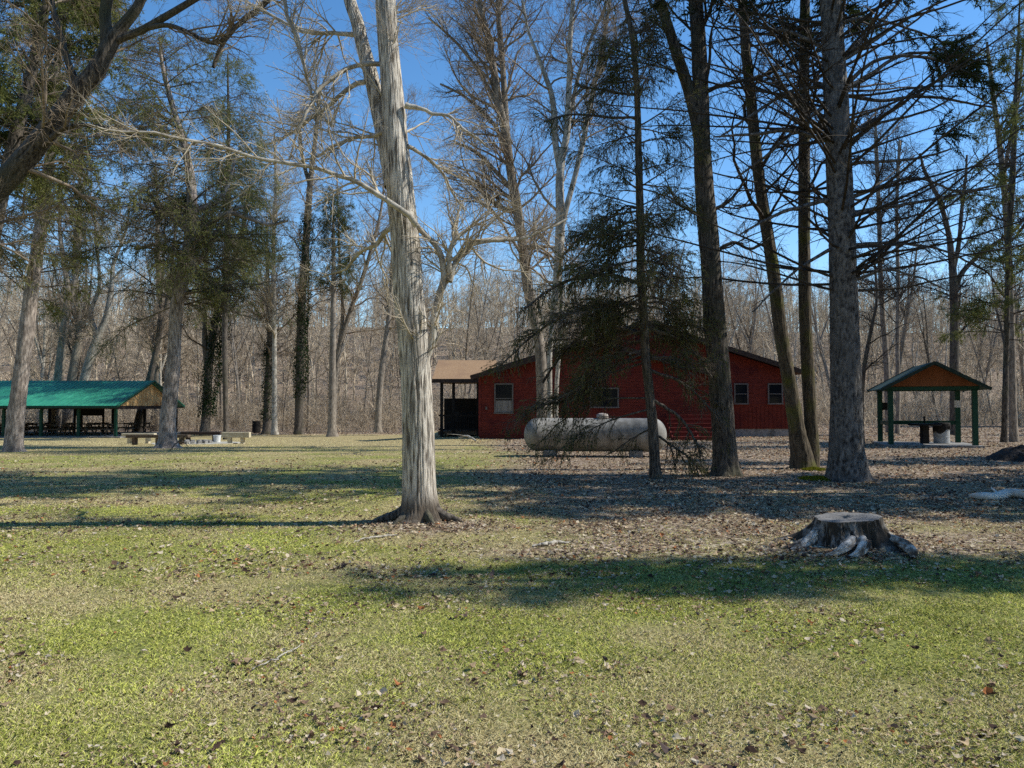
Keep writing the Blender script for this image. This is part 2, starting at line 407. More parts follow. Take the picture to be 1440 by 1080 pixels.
def build_ground():
    u = np.linspace(-1, 1, 420); xs = 24*u + 340*np.sign(u)*np.abs(u)**5
    w = np.linspace(0, 1, 520); ys = -8 + 68*w + 620*w**6
    X, Y = np.meshgrid(xs, ys); Z = gz(X, Y)
    lit, dry = ground_zone(X, Y)
    idx = np.arange(X.size).reshape(X.shape)
    Fq = np.stack([idx[:-1, :-1], idx[:-1, 1:], idx[1:, 1:], idx[1:, :-1]], -1).reshape(-1, 4)
    m, t, out = nt('lawn and forest floor')
    a = N(t, 'ShaderNodeAttribute', attribute_name='col'); sp = N(t, 'ShaderNodeSeparateColor'); t.links.new(a.outputs['Color'], sp.inputs[0])
    geo = N(t, 'ShaderNodeNewGeometry')
    def noise(s, d=5, st=None):
        n = N(t, 'ShaderNodeTexNoise', Scale=s, Detail=d, Roughness=0.65); t.links.new(geo.outputs['Position'], n.inputs['Vector']); return n.outputs['Fac']
    def ramp(f, stops):
        r = N(t, 'ShaderNodeValToRGB'); e = r.color_ramp.elements
        while len(e) < len(stops): e.new(0.5)
        for k, (p, c) in enumerate(stops): e[k].position = p; e[k].color = col4(c)
        t.links.new(f, r.inputs[0]); return r.outputs[0]
    def mix(f, a_, b_):
        x = N(t, 'ShaderNodeMix', data_type='RGBA')
        if isinstance(f, float): x.inputs[0].default_value = f
        else: t.links.new(f, x.inputs[0])
        t.links.new(a_, x.inputs[6]); t.links.new(b_, x.inputs[7]); return x.outputs[2]
    green = ramp(noise(28), [(.3, (.06, .065, .018)), (.5, (.26, .27, .07)), (.7, (.44, .41, .15))])
    straw = ramp(noise(22), [(.3, (.12, .09, .04)), (.5, (.40, .31, .15)), (.7, (.62, .51, .27))])
    grass = mix(sp.outputs[1], green, straw)
    vo = N(t, 'ShaderNodeTexVoronoi', Scale=14.0); t.links.new(geo.outputs['Position'], vo.inputs['Vector'])
    vs = N(t, 'ShaderNodeSeparateColor'); t.links.new(vo.outputs['Color'], vs.inputs[0])
    leaf = ramp(vs.outputs[0], [(0.0, (.07, .048, .034)), (.35, (.29, .20, .13)), (.7, (.50, .37, .26)), (1.0, (.74, .60, .46))])
    leaf = mix(ramp(noise(11), [(.38, (0, 0, 0)), (.62, (.75, .75, .75))]), leaf, ramp(noise(40), [(.3, (.03, .02, .014)), (.7, (.16, .11, .07))]))
    mt = N(t, 'ShaderNodeMath', operation='MULTIPLY_ADD', use_clamp=True); t.links.new(noise(3.0, 6), mt.inputs[0]); mt.inputs[1].default_value = 1.6
    sb = N(t, 'ShaderNodeMath', operation='MULTIPLY_ADD'); t.links.new(sp.outputs[0], sb.inputs[0]); sb.inputs[1].default_value = 2.2; sb.inputs[2].default_value = -1.45
    t.links.new(sb.outputs[0], mt.inputs[2])
    c = mix(mt.outputs[0], grass, leaf)
    b = N(t, 'ShaderNodeBsdfPrincipled', Roughness=0.95); b.inputs['Specular IOR Level'].default_value = 0.1
    t.links.new(c, b.inputs['Base Color'])
    bp = N(t, 'ShaderNodeBump', Strength=0.9, Distance=0.04); t.links.new(noise(24, 6), bp.inputs['Height']); t.links.new(bp.outputs[0], b.inputs['Normal'])
    t.links.new(b.outputs[0], out.inputs[0])
    col = np.stack([lit.ravel(), dry.ravel(), np.zeros(X.size)], 1)
    tag(link('ground', mesh_np('ground', np.stack([X.ravel(), Y.ravel(), Z.ravel()], 1), Fq, m, True, col)), kind='structure')
build_ground()

def frustum_pts(rs, n, y0, y1, power=1.0, margin=1.06, xmax=1e9):
    u = rs.rand(n); k = 2-power     # density ~ y^-power per area
    y = (y0**k + u*(y1**k-y0**k))**(1/k) if abs(k) > 1e-3 else y0*(y1/y0)**u
    x = (rs.rand(n)*2-1)*y*0.6857*margin
    return x, y

def build_grass():
    rs = np.random.RandomState(3)
    x1, y1 = frustum_pts(rs, 720000, 2.9, 16.0, 1.55); x2, y2 = frustum_pts(rs, 130000, 16.0, 50.0, 1.5)
    far = np.concatenate([np.zeros(len(x1)), np.ones(len(x2))])
    x, y = np.concatenate([x1, x2]), np.concatenate([y1, y2])
    lit, dry = ground_zone(x, y)
    dry = np.clip(dry+.45*sstep(.3, .7, lit), 0, 1)
    clump = fbm(x*3.1, y*3.1, o=3)
    keep = rs.rand(len(x)) < (1-0.80*lit)*np.clip(0.45+1.4*(clump-.3), .15, 1)
    x, y, lit, dry, far, clump = [q[keep] for q in (x, y, lit, dry, far, clump)]
    n = len(x); z = gz(x, y)
    h = (0.007+0.013*rs.rand(n)+0.012*clump)*(1+0.25*far)*(1-.4*lit); w = (0.0013+0.0010*rs.rand(n))*(1+0.16*np.clip(y-4, 0, 30))
    a = rs.rand(n)*2*math.pi; b = rs.rand(n)*2*math.pi; le = .012+.030*rs.rand(n)
    p = np.stack([x, y, z-0.004], 1); s = np.stack([np.cos(a)*w, np.sin(a)*w, 0*w], 1)
    mid = p+np.stack([np.cos(b)*le*.35, np.sin(b)*le*.35, h*.65], 1); top = p+np.stack([np.cos(b)*le, np.sin(b)*le, h], 1)
    V = np.stack([p-s, p+s, mid+s*.8, top, mid-s*.8], 1).reshape(-1, 3)
    Fq = np.arange(n*5).reshape(n, 5)
    r = rs.rand(n); isd = rs.rand(n) < np.clip(dry*0.95+.12, 0, .97)
    g = np.array([[.24, .30, .06]])*(1-r[:, None])+np.array([[.95, .93, .22]])*r[:, None]
    patch = fbm(x*.9+40, y*.9, o=3)[:, None]; g = g*(0.6+0.8*patch)
    d = np.array([[.62, .50, .23]])*(1-r[:, None])+np.array([[.96, .84, .46]])*r[:, None]
    c = np.where(isd[:, None], d, g)
    o = link('grass', mesh_np('grass', V, Fq, M['blade'], False, np.repeat(c, 5, 0)))
    tag(o, 'short winter lawn of green and straw coloured blades', 'grass', kind='stuff')
build_grass()

def build_leaves(name, x, y, size, label, rs, pale=0.0, lift=0.01, rim=8):
    n = len(x); z = gz(x, y)+lift*(0.3+rs.rand(n))
    a = np.arange(rim)*2*math.pi/rim
    rad = np.where(np.arange(rim) % 2 == 0, 1.0, 0.74)[None]*(0.6+0.7*rs.rand(n, rim))
    u = np.concatenate([np.zeros((n, 1)), np.cos(a)[None]*rad], 1); v = np.concatenate([np.zeros((n, 1)), np.sin(a)[None]*rad*0.68], 1)
    cu, cv = rs.uniform(-.2, 1.0, (n, 1)), rs.uniform(-.2, .8, (n, 1))
    w = cu*u*u*.7+cv*v*v*1.3+0.14*rs.normal(size=u.shape)
    L = np.stack([u, v, w], 2)*size[:, None, None]
    th = rs.rand(n)*2*math.pi; tx = rs.normal(size=n)*0.45
    c, s = np.cos(tx)[:, None], np.sin(tx)[:, None]
    L1 = np.stack([L[..., 0], L[..., 1]*c-L[..., 2]*s, L[..., 1]*s+L[..., 2]*c], 2)
    c, s = np.cos(th)[:, None], np.sin(th)[:, None]
    L2 = np.stack([L1[..., 0]*c-L1[..., 1]*s, L1[..., 0]*s+L1[..., 1]*c, L1[..., 2]], 2)
    L2[..., 2] -= np.minimum(L2[..., 2].min(1), 0)[:, None]
    V = (L2+np.stack([x, y, z], 1)[:, None]).reshape(-1, 3)
    tri = np.array([[0, 1+k, 1+(k+1) % rim] for k in range(rim)]); Fq = (np.arange(n)[:, None, None]*(rim+1)+tri[None]).reshape(-1, 3)
    pal = np.array([[.07, .045, .035], [.24, .155, .105], [.47, .34, .205], [.64, .50, .33], [.82, .71, .52], [.42, .17, .07], [.11, .08, .07]])
    pr = np.array([.16, .22, .24, .17+pale*.2, .10+pale*.3, .04, .07]); pr /= pr.sum()
    cc = np.minimum(pal[rs.choice(7, n, p=pr)]*(0.7+.6*rs.rand(n, 1)), np.array([[.66, .55, .40]]))
    o = link(name, mesh_np(name, V, Fq, M['leafy'], False, np.repeat(cc, rim+1, 0)))
    tag(o, label, 'leaves', kind='stuff')
def litter_all():
    rs = np.random.RandomState(11)
    x, y = frustum_pts(rs, 70000, 2.9, 13.0, 1.2)
    cl = fbm(x*1.3, y*1.3, o=3); lit, _ = ground_zone(x, y)
    k = rs.rand(len(x)) < np.clip((cl-.44)*4.5, .035, 1)*np.clip(0.55+lit, 0, 1); x, y = x[k], y[k]
    big = rs.rand(len(x)) < .10
    build_leaves('fallen_leaves', x, y, np.where(big, .027, .0135)*(0.55+.8*rs.rand(len(x))), 'curled brown and tan leaves scattered over the near lawn', rs, .02, .016)
    x, y = frustum_pts(rs, 300000, 7.0, 60.0, 1.25); lit, _ = ground_zone(x, y)
    cl = fbm(x*.9+5, y*.9, o=3)
    k = rs.rand(len(x)) < lit*np.clip(.15+1.7*(cl-.3), .08, 1); x, y = x[k], y[k]
    build_leaves('leaf_litter', x, y, (.017+.021*rs.rand(len(x)))*(1+.022*np.clip(y-10, 0, 40)), 'dense brown leaf litter lying under the trees', rs, .05, .010, 6)
litter_all()

# ================================================================== BUILDINGS
def hslab(mb, a, b, c, d, th):
    """sloped slab from 4 top corners, thickness th downwards"""
    mb.prism([a, b, c, d], (0, 0, -th)); return mb
mat_red = surf('barn red siding', (0.10, 0.013, 0.007), (0.20, 0.030, 0.015), 5, (0.4, 1, 6), 0.7, 0.15, c3=(0.09, 0.010, 0.008), s3=1.5)
mat_reddk = surf('dark red timber', (0.10, 0.014, 0.010), (0.19, 0.030, 0.020), 7, rough=0.75)
mat_shingle = surf('brown shingles', (0.07, 0.045, 0.03), (0.19, 0.125, 0.085), 30, (1, .6, 1), 0.95, 0.4, c3=(0.12, 0.08, 0.055), s3=.8)
mat_tanroof = surf('tan shingles', (0.26, 0.15, 0.075), (0.44, 0.28, 0.155), 26, (0.5, 1, 1), 0.95, 0.4, c3=(0.30, 0.18, 0.10), s3=1.0)
mat_trim = surf('weathered grey trim', (0.10, 0.09, 0.08), (0.20, 0.185, 0.17), 20)
mat_fascia = surf('dark brown fascia', (0.03, 0.02, 0.016), (0.075, 0.05, 0.038), 12)
mat_conc = surf('grey concrete', (0.20, 0.19, 0.175), (0.36, 0.34, 0.31), 8, c3=(0.15, 0.14, 0.12), s3=2.5)
mat_black = surf('plain black timber', (0.010, 0.009, 0.008), (0.032, 0.027, 0.023), 12)  # near-black base colour shared by posts, chairs, boards and barrels
mat_green = surf('dark green paint', (0.006, 0.042, 0.024), (0.011, 0.066, 0.038), 20, rough=0.55, bump=0.1)
mat_greenroof = surf('green metal roofing', (0.025, 0.22, 0.13), (0.05, 0.31, 0.185), 3, (1, .3, 1), 0.45, 0.05, c3=(0.02, 0.15, 0.11), s3=.7, spec=0.5)
mat_ply = surf('orange plywood', (0.62, 0.31, 0.10), (0.92, 0.60, 0.27), 2.2, (1, 2.2, .45), 0.8, 0.1, c3=(0.36, 0.14, 0.04), s3=1.1)
mat_plydk = surf('brown stained plywood', (0.17, 0.06, 0.02), (0.25, 0.09, 0.035), 2.5, (1, 1, .3), 0.8, 0.1)
mat_wood = surf('weathered picnic wood', (0.07, 0.05, 0.035), (0.19, 0.14, 0.095), 14, (1, 5, 1), 0.9, 0.3)
mat_pale = surf('pale sawn plank', (0.45, 0.38, 0.25), (0.68, 0.60, 0.42), 10, (.6, 3, 1), 0.9, 0.2)
def glass_mat():
    m, t, out = nt('dark window glass')
    b = N(t, 'ShaderNodeBsdfPrincipled', Roughness=0.08); b.inputs['Base Color'].default_value = (.008, .011, .016, 1); b.inputs['Specular IOR Level'].default_value = .12
    no = N(t, 'ShaderNodeTexNoise', Scale=2.5); bp = N(t, 'ShaderNodeBump', Strength=.06); t.links.new(no.outputs[0], bp.inputs['Height']); t.links.new(bp.outputs[0], b.inputs['Normal'])
    t.links.new(b.outputs[0], out.inputs[0]); return m
mat_glass = glass_mat()
mat_curtain = surf('grey curtain', (0.16, 0.15, 0.13), (0.30, 0.28, 0.25), 12, (3, 1, .2))

def siding_h(mb, x0, x1, y, zf, z0, board=0.15):
    """lapped horizontal boards under a roof line zf(x)"""
    z = z0
    top = max(zf(x) for x in np.linspace(x0, x1, 41))
    while z < top:
        z1 = min(z+board, top)
        # span of x where the wall reaches z1
        xs = [x for x in np.linspace(x0, x1, 201) if zf(x) >= z1-0.03]
        if len(xs) < 2: break
        a, b = xs[0], xs[-1]
        mb.prism([(a, y, z), (a, y-.022, z), (a, y-.006, z1+.004), (a, y, z1+.004)], (b-a, 0, 0)); z += board
    return mb
def window(parent, x0, x1, z0, z1, y, mull=True, curtain=False):
    w = MB(); t = .07
    w.box(((x0+x1)/2, y-.05, z1+t/2), (x1-x0+2*t, .07, t)).box(((x0+x1)/2, y-.055, z0-t/2), (x1-x0+2*t+.04, .10, t))
    w.box((x0-t/2, y-.05, (z0+z1)/2), (t, .066, z1-z0)).box((x1+t/2, y-.05, (z0+z1)/2), (t, .066, z1-z0))
    if mull: w.box(((x0+x1)/2, y-.042, (z0+z1)/2), (x1-x0, .035, .045))
    f = w.build('window', mat_trim, parent, .006)
    g = MB().box(((x0+x1)/2, y-.028, (z0+z1)/2), (x1-x0, .008, z1-z0)).build('pane', mat_glass, f)
    if curtain:
        c = MB(); n = 9; wd = (x1-x0)
        for k in range(n): c.box((x0+wd*(k+.5)/n, y-.036-.004*(k % 2), z0+(z1-z0)*.22), (wd/n*.96, .004, (z1-z0)*.42))
        c.build('curtain', mat_curtain, f)
    return f
def lodge():
    # wing in front (gable to the camera), long hall behind it
    Yw, Yh = 37.6, 40.0
    r = empty('red_lodge', (6.5, Yh, 0), 'long barn red lodge with stepped gables and shingle roof behind the trees', 'building')
    ox, oy = 6.5, Yh
    def L(x, y): return x-ox, y-oy
    # wing
    wx0, wx1, wa, we, wp = -1.62, 10.2, 4.25, 3.10, 4.78
    def zw(x): return min(we+(wp-we)*(x-wx0)/(wa-wx0), we+(wp-we)*(wx1-x)/(wx1-wa))
    w = MB()
    pts = [(wx0, Yw, -.1), (wx1, Yw, -.1), (wx1, Yw, zw(wx1)), (wa, Yw, wp), (wx0, Yw, zw(wx0))]
    w.prism([(p[0]-ox, p[1]-oy, p[2]) for p in pts], (0, 2.0, 0))
    siding_h(w, wx0-ox, wx1-ox, Yw-oy-.001, lambda x: zw(x+ox), 0.18)
    w.build('wing_wall', mat_red, r)
    MB().box((wx0-ox+.0, Yw-oy-.028, 1.6), (.12, .05, 3.0)).build('corner_board', mat_reddk, r)
    ov = .45; s = (wp-we)/(wa-wx0); s2 = (wp-we)/(wx1-wa)
    rf = MB()
    hslab(rf, (wx0-ov-ox, Yw-.5-oy, we-s*ov+.20), (wa-ox, Yw-.5-oy, wp+.20), (wa-ox, Yh-oy-.01, wp+.20), (wx0-ov-ox, Yh-oy-.01, we-s*ov+.20), .14)
    hslab(rf, (wa-ox+.002, Yw-.5-oy, wp+.20), (wx1+ov-ox, Yw-.5-oy, we-s2*ov+.20), (wx1+ov-ox, Yh-oy-.01, we-s2*ov+.20), (wa-ox+.002, Yh-oy-.01, wp+.20), .14)
    rf.build('wing_roof', mat_shingle, r)
    fb = MB(); fb.bar((wx0-ov-ox, Yw-.52-oy, we-s*ov+.07), (wa-ox, Yw-.52-oy, wp+.07), .05, .2); fb.bar((wa-ox, Yw-.525-oy, wp+.07), (wx1+ov-ox, Yw-.525-oy, we-s2*ov+.07), .05, .2)
    fb.build('rake_board', mat_fascia, r)
    # hall
    hx0, hx1, ha, he, hp = -0.9, 15.0, 7.05, 3.45, 5.95
    sh = (hp-he)/(hx1-ha)
    def zh(x): return hp-sh*abs(x-ha)
    h = MB(); pts = [(hx0, Yh, .42), (hx1, Yh, .42), (hx1, Yh, zh(hx1)), (ha, Yh, hp), (hx0, Yh, zh(hx0))]
    h.prism([(p[0]-ox, p[1]-oy, p[2]) for p in pts], (0, 13, 0))
    # board and batten lower part, flush boards above
    x = wx1+.05
    while x < hx1-.02: h.box((x-ox, -.012, 1.05), (.035, .022, 1.2)); x += .22
    siding_h(h, hx0-ox+.01, hx1-ox-.01, -.001, lambda x: zh(x+ox), 1.72, .2)
    h.build('hall_wall', mat_red, r)
    MB().box(((hx0+hx1)/2-ox, 6.5, .14), (hx1-hx0-.06, 12.94, .56)).build('foundation', mat_conc, r)
    rf = MB(); ov = .6
    hslab(rf, (hx0-ov-ox, -.6, zh(hx0)-sh*ov+.24), (ha-ox, -.6, hp+.24), (ha-ox, 13.5, hp+.24), (hx0-ov-ox, 13.5, zh(hx0)-sh*ov+.24), .16)
    hslab(rf, (ha-ox+.002, -.6, hp+.24), (hx1+ov-ox, -.6, he-sh*ov+.24), (hx1+ov-ox, 13.5, he-sh*ov+.24), (ha-ox+.002, 13.5, hp+.24), .16)
    rf.build('hall_roof', mat_shingle, r)
    fb = MB(); fb.bar((hx0-ov-ox, -.625, zh(hx0)-sh*ov+.10), (ha-ox, -.625, hp+.10), .05, .24); fb.bar((ha-ox, -.63, hp+.10), (hx1+ov-ox, -.63, he-sh*ov+.10), .05, .24)
    fb.build('rake_board', mat_fascia, r)
    def wx(px, Y): return (px-720)/F*Y-ox
    def wz(py, Y): return at(0, py, Y)[2]
    window(r, wx(697, Yw), wx(720, Yw), wz(580, Yw), wz(541, Yw), Yw-oy-.02, True, True)
    window(r, wx(831, Yw), wx(868, Yw), wz(572, Yw), wz(547, Yw), Yw-oy-.02, False)
    window(r, wx(1033.5, Yh), wx(1050, Yh), wz(567, Yh), wz(541, Yh), -.02)
    window(r, wx(1081, Yh), wx(1098.5, Yh), wz(567, Yh), wz(541, Yh), -.02)
    MB().box((wx(684, Yw), Yw-oy-.06, wz(574, Yw)), (.09, .08, .16)).build('wall_lamp', mat_trim, r, .01)
    # broad timber steps
    st = MB(); n = 6
    for k in range(n):
        st.box((wx(972, 36.6), 36.9-oy-.33*k, 1.18-.2*k), (2.35, .31, .05)); st.box((wx(972, 36.6), 36.9-oy-.33*k-.12, 1.08-.2*k), (2.3, .025, .15))
    for sx in (-1.2, 0, 1.2): st.bar((wx(972, 36.6)+sx, 37.2-oy, 1.12), (wx(972, 36.6)+sx, 35.2-oy, .02), .05, .22)
    st.build('steps', mat_reddk, r, .004)
    # porch on the left corner
    p = MB(); X0, X1 = -4.35, -1.1
    hslab(p, (X0-ox, 40.6-oy, 3.12), (-.93-ox, 40.6-oy, 3.12), (-.93-ox, 44-oy, 4.35), (X0-ox, 44-oy, 4.35), .16)
    hslab(p, (X0-ox, 44.003-oy, 4.35), (-.93-ox, 44.003-oy, 4.35), (-.93-ox, 47-oy, 3.2), (X0-ox, 47-oy, 3.2), .16)
    # tan roof continues to the corner of the wing
    p.build('porch_roof', mat_tanroof, r)
    MB().box(((X0-.93)/2-ox, 40.55-oy, 3.0), (3.42, .06, .2)).build('porch_fascia', mat_fascia, r)
    for xx in (-3.85, -3.2, -1.85):
        MB().box((xx-ox, 40.9-oy, 1.45), (.16, .16, 3.05)).build('porch_post', mat_black, r, .01)
    MB().box((-2.6-ox, 43-oy, .16), (2.9, 4.2, .2)).build('porch_floor', mat_wood, r)
    rl = MB(); rl.box((-2.85-ox, 40.8-oy, 1.12), (2.3, .06, .09)).box((-2.85-ox, 40.8-oy, .36), (2.3, .06, .09))
    for k in range(19): rl.box((-3.9+k*.118-ox, 40.8-oy, .74), (.04, .035, .68))
    rl.build('porch_railing', mat_black, r)
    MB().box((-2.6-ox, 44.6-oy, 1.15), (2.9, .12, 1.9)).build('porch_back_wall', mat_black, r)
    return r
lodge()
# things on the porch: stacked chairs read as a dark tangle
def chair(root_loc, rz, label, k):
    r = empty('folded_chair', root_loc, label, 'chair', 'dark chairs stored on the porch', rz)
    MB().box((0, 0, .46), (.5, .48, .05)).build('seat', mat_black, r)
    MB().box((0, .24, .82), (.5, .04, .5), rx=-.15).build('backrest', mat_black, r)
    for sx in (-.22, .22):
        for sy in (-.2, .2): MB().bar((sx, sy, 0), (sx*1.05, sy*1.1, .45), .04).build('leg', mat_black, r)
for k, (x, y) in enumerate([(-3.3, 41.8), (-2.6, 42.1), (-1.95, 41.7)]):
    chair((x, y, .26), .4*k-.5, 'dark chair standing on the lodge porch behind the railing', k)

def pavilion():
    xr = -26.5; x1 = xr; x0 = -47.0; yf, yb = 50.0, 59.0; ym = 54.5
    g0 = -.46
    r = empty('picnic_shelter', (-36, ym, g0), 'long open picnic shelter with a green metal roof and orange plywood gable', 'shelter')
    ox, oy, oz = -36, ym, g0
    ze, zp = at(0, 571, yf-.6)[2], at(0, 535.5, ym)[2]
    sl = (zp-ze)/(ym-(yf-.6))
    for side, nm in ((-1, 'roof_panel'), (1, 'roof_panel')):
        rf = MB(); ye = ym+side*(ym-yf+.6)
        hslab(rf, (x0-.4-ox, ye-oy, ze-oz), (x1+.35-ox, ye-oy, ze-oz), (x1+.35-ox, ym-oy+side*.002, zp-oz), (x0-.4-ox, ym-oy+side*.002, zp-oz), .05)
        x = x0-.4
        while x < x1+.4:   # standing ribs
            rf.bar((x-ox, ye-oy, ze-oz+.02), (x-ox, ym-oy, zp-oz+.02), .035, .035); x += .3
        rf.build(nm, mat_greenroof, r)
    ed = MB()
    for xx in (x1+.37, x0-.42):
        ed.bar((xx-ox, yf-.6-oy, ze-oz-.03), (xx-ox, ym-oy, zp-oz-.03), .05, .17); ed.bar((xx-ox, yb+.6-oy, ze-oz-.03), (xx-ox, ym-oy, zp-oz-.03), .05, .17)
    ed.bar((x0-.4-ox, yf-.63-oy, ze-oz-.06), (x1+.35-ox, yf-.63-oy, ze-oz-.06), .04, .16)
    ed.bar((x0-.4-ox, yb+.63-oy, ze-oz-.06), (x1+.35-ox, yb+.63-oy, ze-oz-.06), .04, .16)
    ed.build('roof_edging', mat_green, r)
    zb = ze-oz+.12
    for xx in (x1, x0):
        MB().prism([(xx-ox, yf-oy-.0, zb-.10), (xx-ox, yb-oy, zb-.10), (xx-ox, ym-oy, zp-oz-.12)], (.04, 0, 0)).build('gable_panel', mat_ply, r)
    bm = MB(); bm.box(((x0+x1)/2-ox, yf-oy+.0, zb-.2), (x1-x0, .14, .24)).box(((x0+x1)/2-ox, yb-oy, zb-.2), (x1-x0, .14, .24))
    for k in range(9): bm.box((x1-.05-2.5*k-ox, ym-oy, zb-.22), (.12, yb-yf-.16, .22))
    bm.build('beam', mat_fascia, r)
    for k in range(9):
        for yy in (yf, yb):
            x = x1-2.5*k
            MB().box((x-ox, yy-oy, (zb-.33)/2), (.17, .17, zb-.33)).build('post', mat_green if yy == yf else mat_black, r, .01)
    MB().box(((x0+x1)/2-ox, ym-oy, .03), (x1-x0+1, yb-yf+.8, .08)).build('floor_slab', mat_conc, r)
    # dark serving board between two back posts
    MB().box((-32.6-ox, 57.6-oy, 1.75), (2.3, .1, .75)).build('serving_board', mat_black, r)
    for q in (-33.7, -31.5): MB().box((q-ox, 57.6-oy, 1.05), (.12, .12, 2.1)).build('board_post', mat_black, r)
    return r
pavilion()
def picnic_table(loc, rz, label):
    r = empty('picnic_table', loc, label, 'picnic table', 'wooden picnic tables under the green roofed shelter', rz)
    t = MB()
    for k in range(5): t.box((0, -.31+.155*k, .75), (1.9, .14, .04))
    t.build('tabletop', mat_wood, r)
    for s in (-1, 1):
        b = MB(); b.box((0, s*.68, .45), (1.9, .13, .04)).box((0, s*.82, .45), (1.9, .13, .04)); b.build('bench_seat', mat_wood, r)
    for x in (-.7, .7):
        l = MB(); l.bar((x, -.28, .72), (x, -.62, 0), .04, .09).bar((x, .28, .72), (x, .62, 0), .04, .09)
        l.box((x+.045, 0, .40), (.04, 1.7, .09)).box((x+.045, 0, .70), (.04, .72, .08)); l.build('leg_frame', mat_wood, r)
    return r
spots = [(x, y) for y in (51.8, 54.6, 57.2) for x in (-28.6, -31.6, -34.6, -37.6, -40.6)]
pt = None
for i, (x, y) in enumerate(spots):
    lb = 'weathered wooden picnic table standing under the green roofed shelter'
    z = -.46+.07
    if pt is None: pt = picnic_table((x, y, z), .05, lb); pk = kidmap(pt)
    else: copy_tree(pt, pk, (x, y, z), rng.uniform(-.12, .12)+(math.pi/2 if i % 4 == 3 else 0), 1.0, lb, 'wooden picnic tables under the green roofed shelter', 'picnic table')

def bench(px0, px1, Y, ztop, mat, label, rot=0.0, nleg=2, th=.14):
    a, b = onto(px0, Y), onto(px1, Y); c = (a+b)/2; L = b[0]-a[0]
    r = empty('plank_bench', c, label, 'bench', None, rot)
    MB().box((0, 0, ztop-th/2), (L, .32, th)).build('seat', mat, r, .01)
    for k in range(nleg):
        x = -L/2+.35+(L-.7)*k/(nleg-1)
        MB().box((x, 0, (ztop-th)/2-.01), (.16, .26, ztop-th)).build('leg', mat, r, .01)
bench(174, 219, 36.6, .50, mat_pale, 'pale plank bench lit by the sun beside the shelter corner post', .03)
bench(180, 267, 34.6, .46, mat_wood, 'long dark plank bench behind the trunk of the twisted spruce', .0, 3)
bench(256, 312, 38.8, .56, mat_fascia, 'dark brown bench on the far side of the fire circle', .0)
bench(314, 352, 36.4, .56, mat_pale, 'pale block bench at the right end of the fire circle', .05, 2, .26)
def fire_ring():
    c = onto(272, 36.3)
    r = empty('fire_circle', c, 'pale stone fire circle on the ground between the benches', 'fire pit')
    rs = np.random.RandomState(5); s = MB()
    for k in range(16):
        a = k/16*2*math.pi; s.box((.75*math.cos(a), .75*math.sin(a), .07), (.24, .2, .16+.05*rs.rand()), a)
    s.build('stone_ring', mat_conc, r, .02)
    n = 40; a = np.arange(n)/n*2*math.pi; rr = 1.7*(1+.12*np.sin(3*a)+.08*rs.rand(n))
    MB().prism([(rr[k]*math.cos(a[k])*1.15, rr[k]*math.sin(a[k]), .03) for k in range(n)], (0, 0, -.06)).build('gravel_bed', surf('pale gravel', (.35, .32, .26), (.62, .58, .48), 40), r)
fire_ring()
def bucket():
    c = onto(306, 37.2)
    o = MB().lathe([(.13, 0), (.15, .02), (.18, .36), (.19, .37), (.19, .40), (.165, .40), (.15, .10), (.02, .08)], n=18).build('bucket', surf('white plastic', (.6, .6, .58), (.75, .75, .72), 6), None, smooth=False, loc=[float(q) for q in c])
    tag(o, 'small white bucket standing beside the pale block bench', 'bucket')
bucket()
def barrel(name, c, rad, h, mat, label, cat):
    pr = [(rad*.94, 0), (rad, .02), (rad, h*.33), (rad*1.03, h*.345), (rad, h*.36), (rad, h*.66), (rad*1.03, h*.675), (rad, h*.69), (rad, h), (rad*.93, h), (rad*.92, h*.2), (.02, h*.2)]
    o = MB().lathe(pr, n=24).build(name, mat, None, smooth=False, loc=[float(q) for q in c]); return tag(o, label, cat) if label else o
barrel('trash_barrel', onto(361, 59), .32, .95, mat_black, 'black steel trash barrel at the edge of the woods', 'trash barrel')

